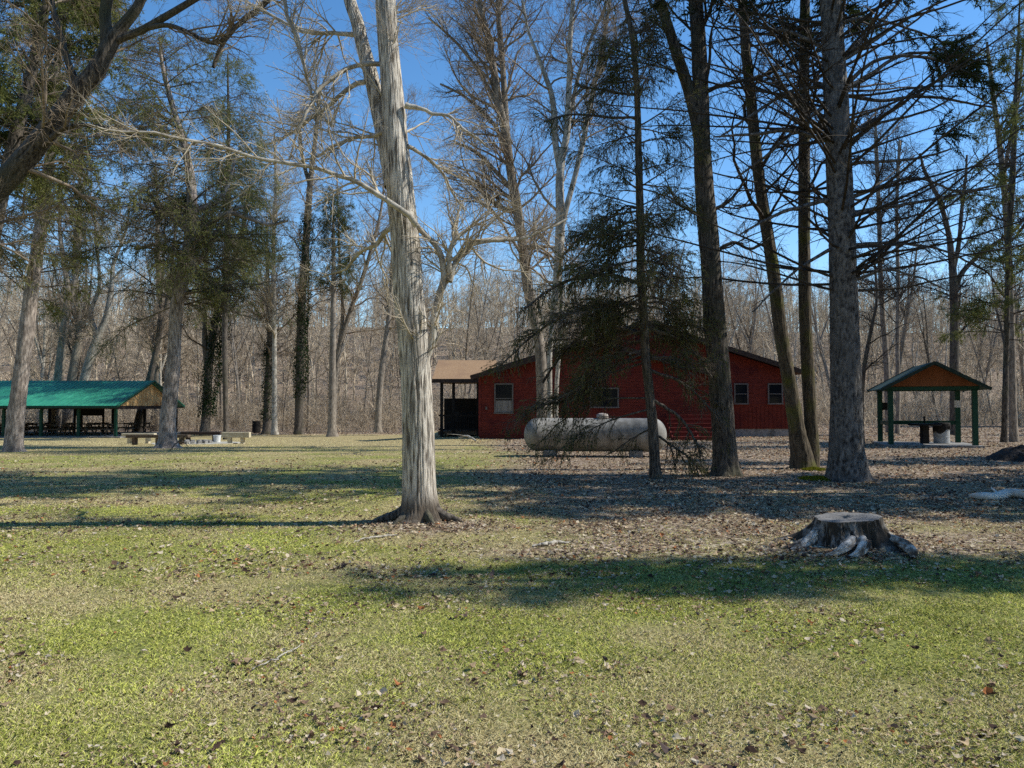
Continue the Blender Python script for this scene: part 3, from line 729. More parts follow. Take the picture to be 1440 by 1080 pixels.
def gazebo():
    FL = np.array([15.35, 30.3]); ang = -R(17.5); W, D = 3.0, 2.55
    ux = np.array([math.cos(ang), math.sin(ang)]); uy = np.array([-ux[1], ux[0]])
    r = empty('small_pavilion', (FL[0], FL[1], 0), 'small open pavilion with dark green posts and a brown plywood gable', 'pavilion', rz=ang)
    zpk, zev = 3.38, 2.32; half = W/2
    k = 0
    for (x, y) in ((0, 0), (W, 0), (0, D), (W, D)):
        MB().box((x, y, 1.14), (.19, .19, 2.26)).build('post', mat_green, r, .01)
    b = MB(); b.box((half, 0, 2.34), (W+.3, .12, .14)).box((half, D, 2.34), (W+.3, .12, .14)).box((0, D/2, 2.34), (.12, D-.13, .14)).box((W, D/2, 2.34), (.12, D-.13, .14)); b.build('beam', mat_green, r)
    sl = (zpk-zev)/(half+.40)
    for s in (-1, 1):
        rf = MB(); hslab(rf, (half+s*(half+.40), -.62, zev), (half+s*.001, -.62, zpk), (half+s*.001, D+.5, zpk), (half+s*(half+.40), D+.5, zev), .05)
        rf.build('roof_panel', surf('dark green roofing', (.015, .038, .028), (.03, .065, .046), 6), r)
    e = MB()
    for y in (-.645, D+.52):
        e.bar((half, y, zpk-.04), (-.42, y, zev-.04), .045, .12).bar((half, y+.003, zpk-.04), (W+.42, y+.003, zev-.04), .045, .12)
    e.build('rake_board', surf('dark green grey trim', (.012, .026, .018), (.03, .045, .034), 8), r)
    for y in (-.10, D+.06):
        MB().prism([(-.2, y, 2.42), (W+.2, y, 2.42), (half, y, zpk-.07)], (0, .03, 0)).build('gable_panel', mat_plydk, r)
    rl = MB(); rl.box((W/2, D, .92), (W-.2, .06, .16)).box((0, D/2, .92), (.06, D-.2, .16)); rl.build('rail', mat_green, r)
    MB().box((half, D/2, .02), (W+.5, D+.6, .12)).build('floor_slab', mat_conc, r, .01)
    MB().box((W-.02, D-.115, 1.72), (.24, .02, .30)).build('notice_sheet', surf('white notice paper', (.55, .55, .54), (.66, .66, .65), 5, bump=0), r)
    MB().box((.2, D-.02, 1.62), (.18, .2, .32)).build('switch_box', mat_black, r, .01)
    MB().bar((1.15, .9, 2.3), (1.15, .9, 2.05), .025).build('hanging_chain', mat_conc, r)  # short chain hanging under the roof
    def W2(x, y): q = FL+ux*x+uy*y; return (float(q[0]), float(q[1]), .08)
    t = empty('pedestal_table', W2(1.45, 1.15), 'dark round table on a single pillar inside the small pavilion', 'table')
    MB().lathe([(.60, .74), (.62, .76), (.62, .80), (.60, .82)], n=28).build('tabletop', mat_black, t)
    MB().box((0, 0, .37), (.26, .26, .72)).build('pedestal', mat_black, t, .01)
    MB().lathe([(.03, .83), (.04, 1.12), (.02, 1.14)], n=10).build('tap', mat_black, t)
    bb = empty('lined_barrel', W2(2.15, 1.5), 'pale barrel lined with a black bag inside the small pavilion', 'trash barrel')
    o = barrel('drum', (0, 0, 0), .30, .80, surf('pale galvanised drum', (.35, .35, .34), (.5, .5, .49), 5), None, None); o.parent = bb
    bag = MB().lathe([(.315, .52), (.33, .60), (.325, .80), (.31, .86), (.27, .85), (.26, .62), (.03, .58)], n=24)
    bag.v = [(x*(1+.03*math.sin(9*math.atan2(y, x))), y*(1+.03*math.cos(7*math.atan2(y, x))), z-(.12*math.sin(2.5*math.atan2(y, x)+1) if z < .53 else 0)) for x, y, z in bag.v]
    bag.build('bag', mat_black, bb, smooth=True)
gazebo()

def tank():
    Y = 24.0; c = onto(836, Y); L, rad = 4.55, .535
    r = empty('propane_tank', (c[0], Y, 0), 'long weathered white propane tank lying on concrete blocks', 'propane tank', rz=-R(7))
    prof = []
    for k in range(12): a = math.pi/2*k/11; prof.append((max(rad*math.sin(a), .004), -L/2+rad*.8*(1-math.cos(a))))
    prof += [(rad*1.0, -L/2+rad*.8+.01), (rad*1.012, -L/2+rad*.8+.02), (rad*1.012, -L/2+rad*.8+.05), (rad, -L/2+rad*.8+.06)]
    full = prof+[(q[0], -q[1]) for q in prof[::-1]]
    m = surf('weathered white tank paint', (0.16, 0.15, 0.13), (0.36, 0.34, 0.30), 6, (.7, .7, .25), 0.6, 0.1, c3=(0.17, 0.15, 0.125), s3=3.5, spec=.3, s3lo=.45, s3hi=.8)
    MB().lathe(full, (0, 0, .70), 48, 'x').build('shell', m, r, smooth=True)
    dm = MB().lathe([(.19, 1.20), (.19, 1.30), (.17, 1.36), (.10, 1.39), (.01, 1.40)], (.25, 0, 0), 20).build('valve_dome', surf('dome lid', (.3, .24, .2), (.5, .45, .4), 6), r, smooth=True)
    MB().lathe([(.03, 1.2), (.03, 1.28), (.045, 1.28), (.045, 1.31)], (-1.2, 0, 0), 12).build('valve', mat_trim, r)
    for x in (-1.42, 1.30):
        f = MB().box((x, 0, .10), (.40, .95, .24)); f.build('block', mat_conc, r, .02)
        s = MB()
        for k in range(10):
            a0, a1 = -.9+.18*k, -.9+.18*(k+1)
            s.prism([(x-.06, math.sin(a0)*(rad+.004), .70-math.cos(a0)*(rad+.004)), (x-.06, math.sin(a1)*(rad+.004), .70-math.cos(a1)*(rad+.004)), (x-.06, math.sin(a1)*(rad+.03), .70-math.cos(a1)*(rad+.03)), (x-.06, math.sin(a0)*(rad+.03), .70-math.cos(a0)*(rad+.03))], (.12, 0, 0))
        s.build('saddle', mat_trim, r)
tank()

# ================================================================== GROUND THINGS
def stump():
    Y = 8.35; c = onto(1188, Y); base = np.array([c[0], Y, float(gz(c[0], Y))-.04])
    r = empty('tree_stump', base, 'wide grey sawn tree stump with bleached roots spreading over the lawn', 'stump')
    S, K = 160, 46; a = np.linspace(0, 2*math.pi, S, endpoint=False); h = np.linspace(0, 1, K)[:, None]
    H = .30; ca, sa = np.cos(a)[None], np.sin(a)[None]
    lob = .5+.5*np.cos(7*a+1.1*np.sin(2*a+1)+.6); lob = (lob**1.6)[None]
    side = 1+.5*np.clip(-ca, 0, 1)+.05*np.clip(-sa, 0, 1)
    z = H*h
    rr = .335*(1+.06*np.cos(3*a+1)[None]+.04*np.cos(5*a)[None])+(1-h)**1.7*(.05+.17*lob)*side+.07*np.exp(-h/.10)*lob*side
    rr = rr*(1+.12*(fbm(ca*9+3, sa*7, z*2.2)-.5)*2+.035*(vn(ca*22, sa*22, z*4)-.5)*2)
    ztop = .02*ca+.012*(vn(ca*5, sa*5)-.5)
    V = np.stack([rr*ca, rr*sa, z+ztop*h*h], 2)
    idx = np.arange(S*K).reshape(K, S); nx = np.roll(idx, -1, 1)
    Fq = np.stack([idx[:-1], nx[:-1], nx[1:], idx[1:]], -1).reshape(-1, 4)
    m = surf('weathered stump wood', (.03, .024, .018), (.30, .27, .235), 9, (2.4, 2.4, .35), .9, 1.0, c3=(.05, .04, .03), s3=3.2, dist=.03, s3lo=.5, s3hi=.58, lo=.40, hi=.60)
    link('stump_wood', mesh_np('stump_wood', V.reshape(-1, 3), Fq, m), r)
    # cut face
    rings = 14; Vt, Ft = [], []
    top = V[-1]
    for k in range(rings+1):
        f = max(1-k/rings, .0005); q = top*1.0; q = np.stack([top[:, 0]*f, top[:, 1]*f, top[:, 2]*1+.004*(vn(top[:, 0]*f*30, top[:, 1]*f*30)-.5)+(.006 if k else 0)], 1); Vt.append(q)
    Vt = np.concatenate(Vt); idx = np.arange(S*(rings+1)).reshape(rings+1, S); nx = np.roll(idx, -1, 1)
    Ft = np.stack([idx[:-1], nx[:-1], nx[1:], idx[1:]], -1).reshape(-1, 4)
    mt, t, out = nt('sawn end grain'); tc = N(t, 'ShaderNodeTexCoord'); wv = N(t, 'ShaderNodeTexWave', wave_type='RINGS', rings_direction='Z', Scale=9.0, Distortion=1.2)
    t.links.new(tc.outputs['Object'], wv.inputs['Vector']); rp = N(t, 'ShaderNodeValToRGB'); rp.color_ramp.elements[0].color = (.10, .09, .078, 1); rp.color_ramp.elements[1].color = (.27, .25, .225, 1)
    nz = N(t, 'ShaderNodeTexNoise', Scale=9.0, Detail=6.0); t.links.new(tc.outputs['Object'], nz.inputs['Vector']); ma = N(t, 'ShaderNodeMath', operation='MULTIPLY_ADD'); ma.inputs[1].default_value = .35; sb = N(t, 'ShaderNodeMath', operation='SUBTRACT'); t.links.new(nz.outputs['Fac'], sb.inputs[0]); sb.inputs[1].default_value = .18; t.links.new(wv.outputs['Fac'], ma.inputs[0]); t.links.new(sb.outputs[0], ma.inputs[2]); t.links.new(ma.outputs[0], rp.inputs[0]); bs = N(t, 'ShaderNodeBsdfPrincipled', Roughness=.9); t.links.new(rp.outputs[0], bs.inputs['Base Color']); t.links.new(bs.outputs[0], out.inputs[0])
    link('cut_face', mesh_np('cut_face', Vt, Ft, mt), r)
    # roots
    mr = surf('bleached root wood', (.16, .12, .085), (.78, .70, .60), 14, (1, 1, 1), .9, .9, c3=(.07, .05, .035), s3=6, s3lo=.48, s3hi=.6)
    for (pts, rad) in [
        ([(-.12, -.42, .10), (-.26, -.56, .05), (-.44, -.68, .0), (-.62, -.76, -.03)], [.07, .06, .04, .015]),
        ([(-.02, -.44, .10), (-.08, -.60, .06), (-.20, -.74, .0), (-.34, -.82, -.04)], [.08, .07, .05, .02]),
        ([(.36, -.30, .08), (.42, -.52, .06), (.46, -.72, .02), (.47, -.84, -.05)], [.07, .065, .06, .03]),
        ([(.30, -.05, .16), (.46, -.10, .08), (.56, -.12, .01), (.64, -.12, -.05)], [.07, .055, .045, .03]),
        ([(-.38, -.12, .12), (-.55, -.20, .04), (-.75, -.30, -.01), (-.92, -.36, -.05)], [.08, .06, .045, .02])]:
        pts = [tuple(np.array(q)*(1.0-.20*k/3)+np.array([0, 0, .025])) for k, q in enumerate(pts)]; pts = [(a, b, c*1.0) for a, b, c in pts]; rad = [q*.85 for q in rad]
        V, Fq = trunk_tube(np.array(pts), rad, 26, 40, ridge=.30, rf=4, zf=9, seed=len(rad)+pts[0][0]); link('root', mesh_np('root', V, Fq, mr), r)
stump()
def stick(name, pts, rad, mat, label, cat='branch', seed=0, side=()):
    p = np.array(pts); c = p[0].copy(); P, q = resample(p-c, rad, 26); rs = np.random.RandomState(seed+50)
    P[1:] += rs.normal(size=P[1:].shape)*np.array([.012, .012, .004]); V, Fq = tubes(P[None], q[None], 9); parts = [(V, Fq)]
    for (t, d, L, rr) in side:
        a = P[int(t*25)]; b = a+np.array(d)*L; m = (a+b)/2+rs.normal(size=3)*.03; s, w = resample([a, m, b], [rr, rr*.8, rr*.4], 10); parts.append(tubes(s[None], w[None], 7))
    V, Fq = join(parts); o = link(name, mesh_np(name, V, Fq, mat), None, [float(k) for k in c]); return tag(o, label, cat)
def gp(px, Y, h=0.03): q = onto(px, Y); q[2] += h; return q
stick('fallen_branch', [gp(1362, 13.1), gp(1378, 12.85, .07), gp(1400, 12.9, .04), gp(1418, 13.1, .09), gp(1450, 12.9, .06), gp(1480, 13.0, .03)], [.03, .07, .085, .08, .07, .04], surf('bleached wood', (.55, .50, .42), (.85, .80, .70), 8), 'sun bleached fallen branch on the ground at the right edge', seed=1, side=((.3, (.3, .6, .25), .5, .03), (.6, (.4, -.8, .1), .4, .03)))
stick('fallen_stick', [gp(748, 8.55, .015), gp(768, 8.62, .03), (gp(785, 8.72, .025)), gp(802, 8.78, .01)], [.012, .022, .02, .008], M['bark_pale'], 'short white stick lying on the lawn right of the pale trunk', seed=2)
stick('thin_stick', [gp(497, 8.75, .012), gp(520, 8.98, .03), gp(545, 9.15, .02), gp(560, 9.25, .01)], [.006, .012, .012, .005], M['bark_pale'], 'thin pale stick on the lawn left of the trunk base', seed=3)
stick('twig_on_lawn', [gp(362, 4.55, .02), gp(395, 4.75, .03), gp(430, 5.0, .03)], [.003, .005, .003], M['bark_pale'], 'slender straw coloured twig lying in the near lawn', seed=4)
stick('forked_branch', [gp(241, 27.6, .03), gp(248, 28.1, .25), gp(256, 28.6, .33), gp(266, 29, .1)], [.02, .03, .025, .01], M['bark_dark'], 'small forked dead branch on the grass in front of the twisted spruce', seed=5, side=((.4, (.5, .1, .5), .9, .015), (.6, (.7, -.2, .2), 1.0, .012), (.5, (.1, .3, .8), .6, .012)))
stick('fallen_limb', [gp(670, 34.8, .02), gp(664, 35.2, .12), gp(656, 35.8, .2), gp(645, 36.2, .1)], [.03, .05, .05, .02], M['bark_pale'], 'pale fallen limb beside the lodge porch', seed=6, side=((.5, (-.9, .2, .1), 1.2, .02),))
def mound():
    c = onto(1452, 22.5); S, K = 72, 20; a = np.linspace(0, 2*math.pi, S, endpoint=False)[None]; t = np.linspace(0, 1, K)[:, None]
    rr = 1.35*t*(1+.1*np.sin(3*a)); z = .48*(1-t**1.7)*(1+.25*(vn(rr*np.cos(a)*3, rr*np.sin(a)*3)-.5)*2)-.04
    V = np.stack([rr*np.cos(a), rr*np.sin(a)*.8, z+0*a], 2).reshape(-1, 3); V[:, :2] += .02*rng.normal(size=(len(V), 2)); V[:, 2] += .015*rng.normal(size=len(V))
    idx = np.arange(S*K).reshape(K, S); nx = np.roll(idx, -1, 1); Fq = np.stack([idx[:-1], idx[1:], nx[1:], nx[:-1]], -1).reshape(-1, 4)
    o = link('mulch_pile', mesh_np('mulch_pile', V, Fq, surf('dark mulch', (.012, .01, .009), (.06, .045, .036), 30, bump=.8)), None, [float(q) for q in c]); tag(o, 'low dark pile of mulch at the right edge of the leaf covered ground', 'pile')
mound()
def moss(px, Y, sx, sy, label, name='moss_patch'):
    c = onto(px, Y); rs = np.random.RandomState(int(px)); n = 5200
    a = rs.rand(n)*6.283; q = np.sqrt(rs.rand(n)); x, y = q*np.cos(a)*sx, q*np.sin(a)*sy
    z = gz(x+c[0], y+c[1])-c[2]+.05*(1-q)+.01; k = rs.rand(n) < np.clip(1.3-q, 0, 1)+.1; x, y, z = x[k], y[k], z[k]; n = len(x)
    d = nrm(rs.normal(size=(n, 3))+np.array([0, 0, .8]))*.035; s = nrm(np.cross(d, rs.normal(size=(n, 3))))*.012; p = np.stack([x, y, z], 1)
    V = np.stack([p-s, p+s, p+d], 1).reshape(-1, 3); cc = np.array([[.20, .20, .02]])*(0.4+1.0*rs.rand(n, 1))
    o = link(name, mesh_np(name, V, np.arange(3*n).reshape(n, 3), M['leafy'], False, np.repeat(cc, 3, 0)), None, [float(v) for v in c]); tag(o, label, 'moss', kind='stuff')
moss(1150, 16.6, .42, .5, 'yellow green moss on the ground left of the grey spruce'); moss(1143, 18.9, .34, .35, 'yellow green moss at the foot of the twin trunk')

# ================================================================== TREES NEAR
def B(px, Y): return onto(px, Y)
DEC = lambda n1, n2, n3, n4, s=1.0, r=.004, up=.05: (
    dict(n=n1, ln=4.2*s, ang=52, K=9, wob=.16, trop=up, rr=.42, rmin=r*1.6, sides=5, tmin=.3),
    dict(n=n2, ln=2.0*s, ang=42, K=7, wob=.13, trop=up, rr=.5, rmin=r*1.3, sides=4, tmin=.12),
    dict(n=n3, ln=1.0*s, ang=40, K=5, wob=.16, trop=up, rr=.6, rmin=r, sides=3, tmin=.1),
    dict(n=n4, ln=.5*s, ang=38, K=4, wob=.18, trop=up, rr=.7, rmin=r*.85, sides=3, tmin=.1))

# ---- the pale two-stemmed tree in the middle of the lawn
def main_tree():
    Y = 10.35
    s1 = pxs([(591, 742, 58), (591, 720, 54), (590, 690, 50), (589, 640, 49), (588, 600, 48), (585, 540, 46), (581, 480, 45), (574, 400, 44), (570, 340, 42), (565, 290, 41), (561, 245, 40), (556, 200, 38), (553, 150, 34), (549, 100, 31), (545, 50, 30), (542, 0, 30), (538, -80, 28)], Y)
    s2 = pxs([(553, 262, 26, .05), (545, 215, 25, .1), (535, 170, 22, .15), (527, 130, 21, .2), (519, 95, 20, .25), (509, 60, 19, .3), (502, 30, 18, .35), (492, 0, 17, .4), (478, -70, 16, .5)], Y)
    s1 = (s1[0], [q*.95 for q in s1[1]])
    up_to(s1, 11.5, -.4); up_to(s2, 10.5, -.6)
    L = []
    L.append(pxs([(586, 318, 9, -.22), (572, 302, 9, -.30), (548, 284, 8, -.35), (520, 266, 7, -.4), (492, 252, 7, -.45), (470, 246, 6.5, -.5), (440, 235, 6, -.6), (400, 228, 6, -.75), (350, 220, 5, -.9), (300, 205, 5, -1.1), (250, 195, 4.4, -1.3), (200, 184, 4, -1.5), (150, 183, 3.2, -1.6), (108, 170, 2, -1.8)], Y))
    L.append(pxs([(592, 530, 12, .0), (601, 505, 14, .0), (610, 478, 12.5, .0), (617, 445, 12, .05), (625, 415, 11, .1), (632, 394, 11, .1), (629, 372, 9, .1), (622, 352, 8, .1), (606, 335, 7, .05), (590, 316, 7, -.1)], Y))
    L.append(pxs([(632, 396, 9, .1), (640, 375, 8.5, .2), (652, 358, 8, .3), (672, 346, 8, .4), (700, 342, 7, .5), (735, 340, 5.5, .7), (760, 330, 4.5, .8), (800, 312, 3, 1.0)], Y))
    L.append(pxs([(632, 392, 8, .1), (630, 365, 7.5, .1), (637, 348, 7, .1), (650, 335, 6, .15), (668, 322, 4.5, .2), (690, 300, 3, .3)], Y))
    L.append(pxs([(570, 148, 10, -.1), (590, 152, 6, -.1), (610, 160, 5, -.1), (632, 163, 4.5, -.1), (655, 182, 3.5, -.1), (690, 205, 2.5, 0)], Y))
    L.append(pxs([(540, 90, 7, .1), (515, 89, 7, .0), (492, 95, 6.5, -.1), (478, 104, 6, -.2), (462, 118, 5.5, -.3), (445, 140, 5, -.4), (432, 165, 4.5, -.5), (420, 195, 3.5, -.5), (412, 228, 2.5, -.5)], Y))
    L.append(pxs([(515, 115, 8, .2), (498, 120, 7, .3), (482, 132, 6, .4), (460, 150, 5.5, .5), (430, 172, 5, .7), (400, 190, 4, .9), (370, 200, 3, 1.1)], Y))
    L.append(pxs([(505, 48, 8, .3), (470, 46, 6, .5), (430, 43, 5, .8), (380, 20, 4, 1.2), (330, -10, 3, 1.6)], Y))
    L.append(pxs([(470, 178, 4, .3), (445, 150, 4, .2), (430, 100, 4.5, .1), (415, 50, 5, 0), (400, 10, 5.5, 0), (395, -40, 6, 0)], Y))
    L.append(pxs([(566, 310, 8, .15), (545, 325, 7, .3), (530, 345, 6, .5), (505, 358, 5, .8), (485, 378, 4, 1.1), (455, 388, 3, 1.4)], Y))
    L.append(pxs([(552, 182, 8, -.05), (520, 190, 6, .1), (490, 195, 5, .3), (455, 215, 4, .5), (425, 226, 3, .7)], Y))
    L.append(pxs([(572, 205, 7, -.05), (590, 215, 5, .1), (615, 235, 4, .2), (640, 275, 3.6, .4), (652, 300, 3, .5)], Y))
    lv = (dict(n=26, ln=1.6, ang=55, K=9, wob=.12, trop=.02, rr=.2, rmin=.004, rmax=.03, sides=5, tmin=.45),
          dict(n=430, ln=1.0, ang=45, K=8, wob=.16, trop=.02, rr=.5, rmin=.0025, sides=4, tmin=.1),
          dict(n=2600, ln=.55, ang=42, K=6, wob=.18, trop=.03, rr=.6, rmin=.0019, sides=3, tmin=.1),
          dict(n=8000, ln=.28, ang=40, K=4, wob=.2, trop=.03, rr=.7, rmin=.0016, sides=3, tmin=.1))
    T_ = tree('pale_barked_tree', 'tall pale shaggy barked tree with two stems standing alone in the lawn', 'tree', B(591, Y), [s1, s2], M['bark_shaggy'], M['twig_pale'], lv, L,
                trunk_kw=dict(ridge=.055, rf=17, zf=1.6, flare=.85, lobes=5, fl_h=.15), sides=150, seg=520, parts=('trunk', 'crown', M['bark_pale']))
    for k, (a, L, r0) in enumerate([(3.35, .46, .10), (-.25, .42, .09), (-1.1, .30, .08), (-2.2, .30, .08), (.5, .35, .07)]):
        d = np.array([math.cos(a), math.sin(a)*.9]); pts = [np.array([d[0]*q, d[1]*q, z]) for q, z in ((.13, .22), (.24, .10), (.24+L*.4, .035), (.24+L*.75, .0), (.24+L, -.06))]
        V, Fq = trunk_tube(np.array(pts), [r0, r0*.9, r0*.65, r0*.4, r0*.2], 22, 40, ridge=.22, rf=4, zf=7, seed=k+2.); link('root', mesh_np('root', V, Fq, M['bark_dark']), T_)
main_tree()

# ---- leaning tree, upper left
def leaning():
    Y = 13.0
    s = pxs([(-330, 705, 62), (-300, 640, 52), (-210, 500, 48), (-120, 385, 45), (-50, 310, 44), (0, 262, 42), (40, 218, 40), (75, 175, 38), (105, 135, 36), (135, 100, 33), (152, 68, 28), (168, 42, 22), (190, 15, 18), (205, -15, 16), (230, -60, 14)], Y)
    s2 = pxs([(148, 72, 22), (150, 50, 22), (148, 20, 20), (153, -10, 19), (160, -60, 17)], Y)
    s3 = pxs([(158, 60, 16), (175, 52, 15), (200, 42, 14), (235, 22, 13), (275, -2, 12), (320, -30, 10)], Y)
    s4 = pxs([(100, 140, 15), (105, 115, 14), (95, 85, 12), (85, 50, 11), (75, 15, 10), (70, -30, 9)], Y)
    s, s2, s3, s4 = [(p, [v*.74 for v in r]) for p, r in (s, s2, s3, s4)]
    for q in (s, s2, s3, s4): up_to(q, 10.5)
    L = [pxs([(50, 215, 8), (90, 182, 7, -.2), (120, 176, 6, -.3), (150, 180, 5, -.5), (190, 190, 4, -.7)], Y), pxs([(205, 40, 8), (240, 35, 7), (300, 60, 6), (330, 40, 5), (370, 10, 4)], Y),
         pxs([(300, 95, 5, .3), (310, 70, 6, .3), (330, 40, 7, .2), (360, 15, 8, .1), (390, -10, 9, 0)], Y)]
    tree('leaning_tree', 'thick dark leaning trunk crossing the upper left corner', 'tree', B(-330, Y), [s, s2, s3, s4], M['bark_dark'], M['twig_brown'],
         DEC(60, 480, 2400, 7500, .66, .0026, .0), L, trunk_kw=dict(ridge=.10, rf=10, zf=1.8, flare=.3), sides=48, seg=150, crown_from=.5)
leaning()

# ---- conifers
def conifer(name, label, cat, px, Y, stems, H, bark, twig, nb, blen, ang, tw, nfol, fol_kw, limbs=(), drop=.12, tmin=.12, taper=.6, trunk_kw=None, sides=28, seg=120, rb=.02, flat=.5, zfol=None, hang=.5, group=None, btrop=.03, twl=.9):
    lv = (dict(n=nb, ln=blen, ang=ang, K=12, wob=.045, trop=btrop, drop=drop, rr=.3, rmin=.007, rmax=rb, sides=5, tmin=tmin, taper=taper, wl=False, horiz=0.0, rend=.3),
          dict(n=tw[0], ln=twl, ang=48, K=7, wob=.10, trop=-.03, drop=hang*.5, rr=.55, rmin=.004, sides=3, tmin=.25, flat=flat, taper=.5),
          dict(n=tw[1], ln=twl*.5, ang=42, K=5, wob=.14, trop=-.05, drop=hang, rr=.65, rmin=.0028, sides=3, tmin=.15, flat=flat*.6))
    f = None
    if nfol: f = dict(fol_kw); f['n'] = nfol; f.setdefault('src', (1, 2)); 
    if f and zfol: f['zr'] = zfol
    return tree(name, label, cat, B(px, Y), stems, bark, twig, lv, limbs, f, group, trunk_kw or dict(ridge=.07, rf=8, zf=3.5, flare=.45, fl_h=.22), sides, seg)

# big grey spruce on the right
Y = 16.3
s = pxs([(1193, 684, 58), (1192, 655, 52), (1190, 620, 45), (1190, 560, 41), (1188, 480, 39), (1186, 400, 37), (1184, 320, 36), (1180, 250, 35), (1177, 170, 33), (1173, 90, 31), (1168, 0, 29), (1165, -60, 27)], Y); up_to(s, 21, 0, 4)
L = []
for q in [[(1185, 85, 9), (1225, 45, 7), (1262, 10, 5), (1280, -20, 4)], [(1188, 82, 8), (1230, 55, 6), (1270, 30, 4), (1304, 20, 2)], [(1190, 125, 9), (1225, 105, 7), (1262, 80, 6), (1300, 74, 5), (1345, 82, 4), (1395, 96, 3)],
          [(1190, 120, 8), (1232, 85, 6.5), (1275, 78, 5.5), (1330, 86, 5), (1385, 110, 3)], [(1190, 135, 8), (1240, 142, 6), (1290, 135, 5.5), (1340, 140, 4.5), (1400, 152, 3)], [(1192, 190, 7), (1232, 165, 6), (1270, 145, 5), (1296, 120, 3)],
          [(1192, 190, 6), (1240, 175, 5), (1300, 160, 4), (1345, 138, 3)], [(1195, 278, 8), (1240, 262, 6.5), (1290, 250, 5), (1345, 268, 4), (1400, 262, 3)], [(1195, 300, 7), (1250, 290, 6), (1310, 280, 5), (1370, 268, 3.5), (1420, 258, 2)],
          [(1165, 118, 8), (1110, 130, 6), (1060, 160, 5), (1010, 195, 3)], [(1166, 200, 8), (1110, 185, 7), (1060, 190, 6), (1000, 195, 3)], [(1165, 70, 8), (1120, 50, 6), (1075, 42, 5), (1020, 38, 3)],
          [(1170, 280, 9), (1130, 288, 7), (1085, 305, 5.5), (1040, 330, 3)], [(1190, 232, 7), (1240, 228, 5.5), (1300, 222, 4.5), (1340, 212, 3)], [(1195, 345, 7), (1260, 340, 5), (1330, 352, 4), (1390, 380, 3)],
          [(1196, 395, 6), (1250, 380, 4.5), (1300, 392, 3.5), (1335, 410, 2)], [(1170, 350, 7), (1130, 375, 5), (1100, 400, 4), (1060, 440, 2.5)], [(1170, 140, 7), (1130, 170, 6), (1080, 215, 5), (1030, 250, 3)], [(1182, 30, 7), (1225, 25, 5), (1275, 38, 4), (1330, 60, 3)]]:
    L.append(pxs([(a, b, c*.82, (k*.12)*(-1 if (a > 1190) == (len(L) % 2) else 1)) for k, (a, b, c) in enumerate(q)], Y))
FK = dict(ln=.06, wd=.006, spread=.55, c1=(.012, .024, .010), c2=(.07, .085, .028))
FKB = dict(FK, ln=.12, wd=.014)
gs = conifer('grey_spruce', 'thickest grey spruce trunk on the right with bare radiating dead branches', 'spruce', 1193, Y, [s], 21, M['bark_spruce'], M['twig_dark'], 300, 5.6, 76, (2600, 8000), 110000, FKB, L, drop=.09, tmin=.20, taper=.45, rb=.034,
        trunk_kw=dict(ridge=.075, rf=12, zf=5, flare=.42, lobes=5, fl_h=.20), sides=90, seg=320, zfol=(10.6, 30), hang=.22, btrop=.055, twl=.85)

def sprays(root, polys, n, ln=.10, wd=.009, c1=(.02, .035, .015), c2=(.11, .13, .05), r=.22):
    rs = np.random.RandomState(len(polys)); P = np.array([resample(np.array(p)-np.array(root.location), q, 8)[0] for p, q in polys])
    g = grow(rs, P, np.full(P.shape[:2], .02), n//60, .7, 50, K=5, wob=.15, trop=-.05, drop=.15, rmin=.004, rend=.4, tmin=.0)
    V, Fq = tubes(*g, 3); link('spray_twigs', mesh_np('spray_twigs', V, Fq, M['twig_dark']), root)
    V, Fq, c = needles(rs, g[0], n, ln, wd, .6, c1, c2, .05, .1); link('foliage', mesh_np('foliage', V, Fq, M['needle'], False, c), root)
sprays(gs, [pxs([(1295, 55, 3), (1330, 62, 3), (1375, 95, 2)], 16.3), pxs([(1300, 82, 3), (1345, 95, 3), (1395, 125, 2)], 16.0), pxs([(1305, 70, 3), (1345, 78, 3), (1360, 110, 2)], 16.8), pxs([(1310, 190, 3), (1345, 188, 3)], 16.3)], 9000)
# drooping spruce in the middle
Y = 16.8
s = pxs([(922, 682, 20), (921, 655, 15), (918, 600, 14), (913, 550, 13), (908, 500, 13), (905, 440, 12.5), (901, 380, 12), (900, 300, 11), (898, 220, 10), (896, 140, 9), (890, 60, 8), (878, 0, 7), (868, -40, 5)], Y); up_to(s, 12.2, -.4, 2, .01)
L = []
for q in [[(917, 600, 3), (885, 618, 2), (850, 642, 1)], [(915, 575, 3), (860, 590, 2), (800, 622, 1.2), (770, 650, 1)], [(914, 560, 3), (850, 560, 2), (790, 590, 1.4), (752, 628, 1)], [(905, 440, 6), (860, 425, 5), (800, 440, 4), (750, 470, 3), (700, 515, 2)], [(908, 470, 6), (850, 460, 5), (800, 490, 4), (765, 540, 3)], [(903, 400, 6), (850, 385, 5), (790, 395, 4), (735, 430, 3)],
          [(912, 520, 5), (960, 540, 4), (1000, 580, 3), (1020, 620, 2)], [(915, 560, 5), (960, 590, 4), (990, 640, 3)], [(905, 460, 5), (960, 480, 4), (1000, 530, 3)], [(898, 165, 4), (850, 165, 4), (800, 160, 3), (765, 170, 2)],
          [(898, 135, 4), (850, 128, 3.5), (810, 120, 3)], [(893, 45, 4), (915, 38, 4), (925, 30, 2)], [(918, 610, 4), (960, 640, 3), (985, 668, 2)]]:
    L.append(pxs([(a, b, c, k*.2*(-1)**len(L)) for k, (a, b, c) in enumerate(q)], Y))
rq = np.random.RandomState(4)
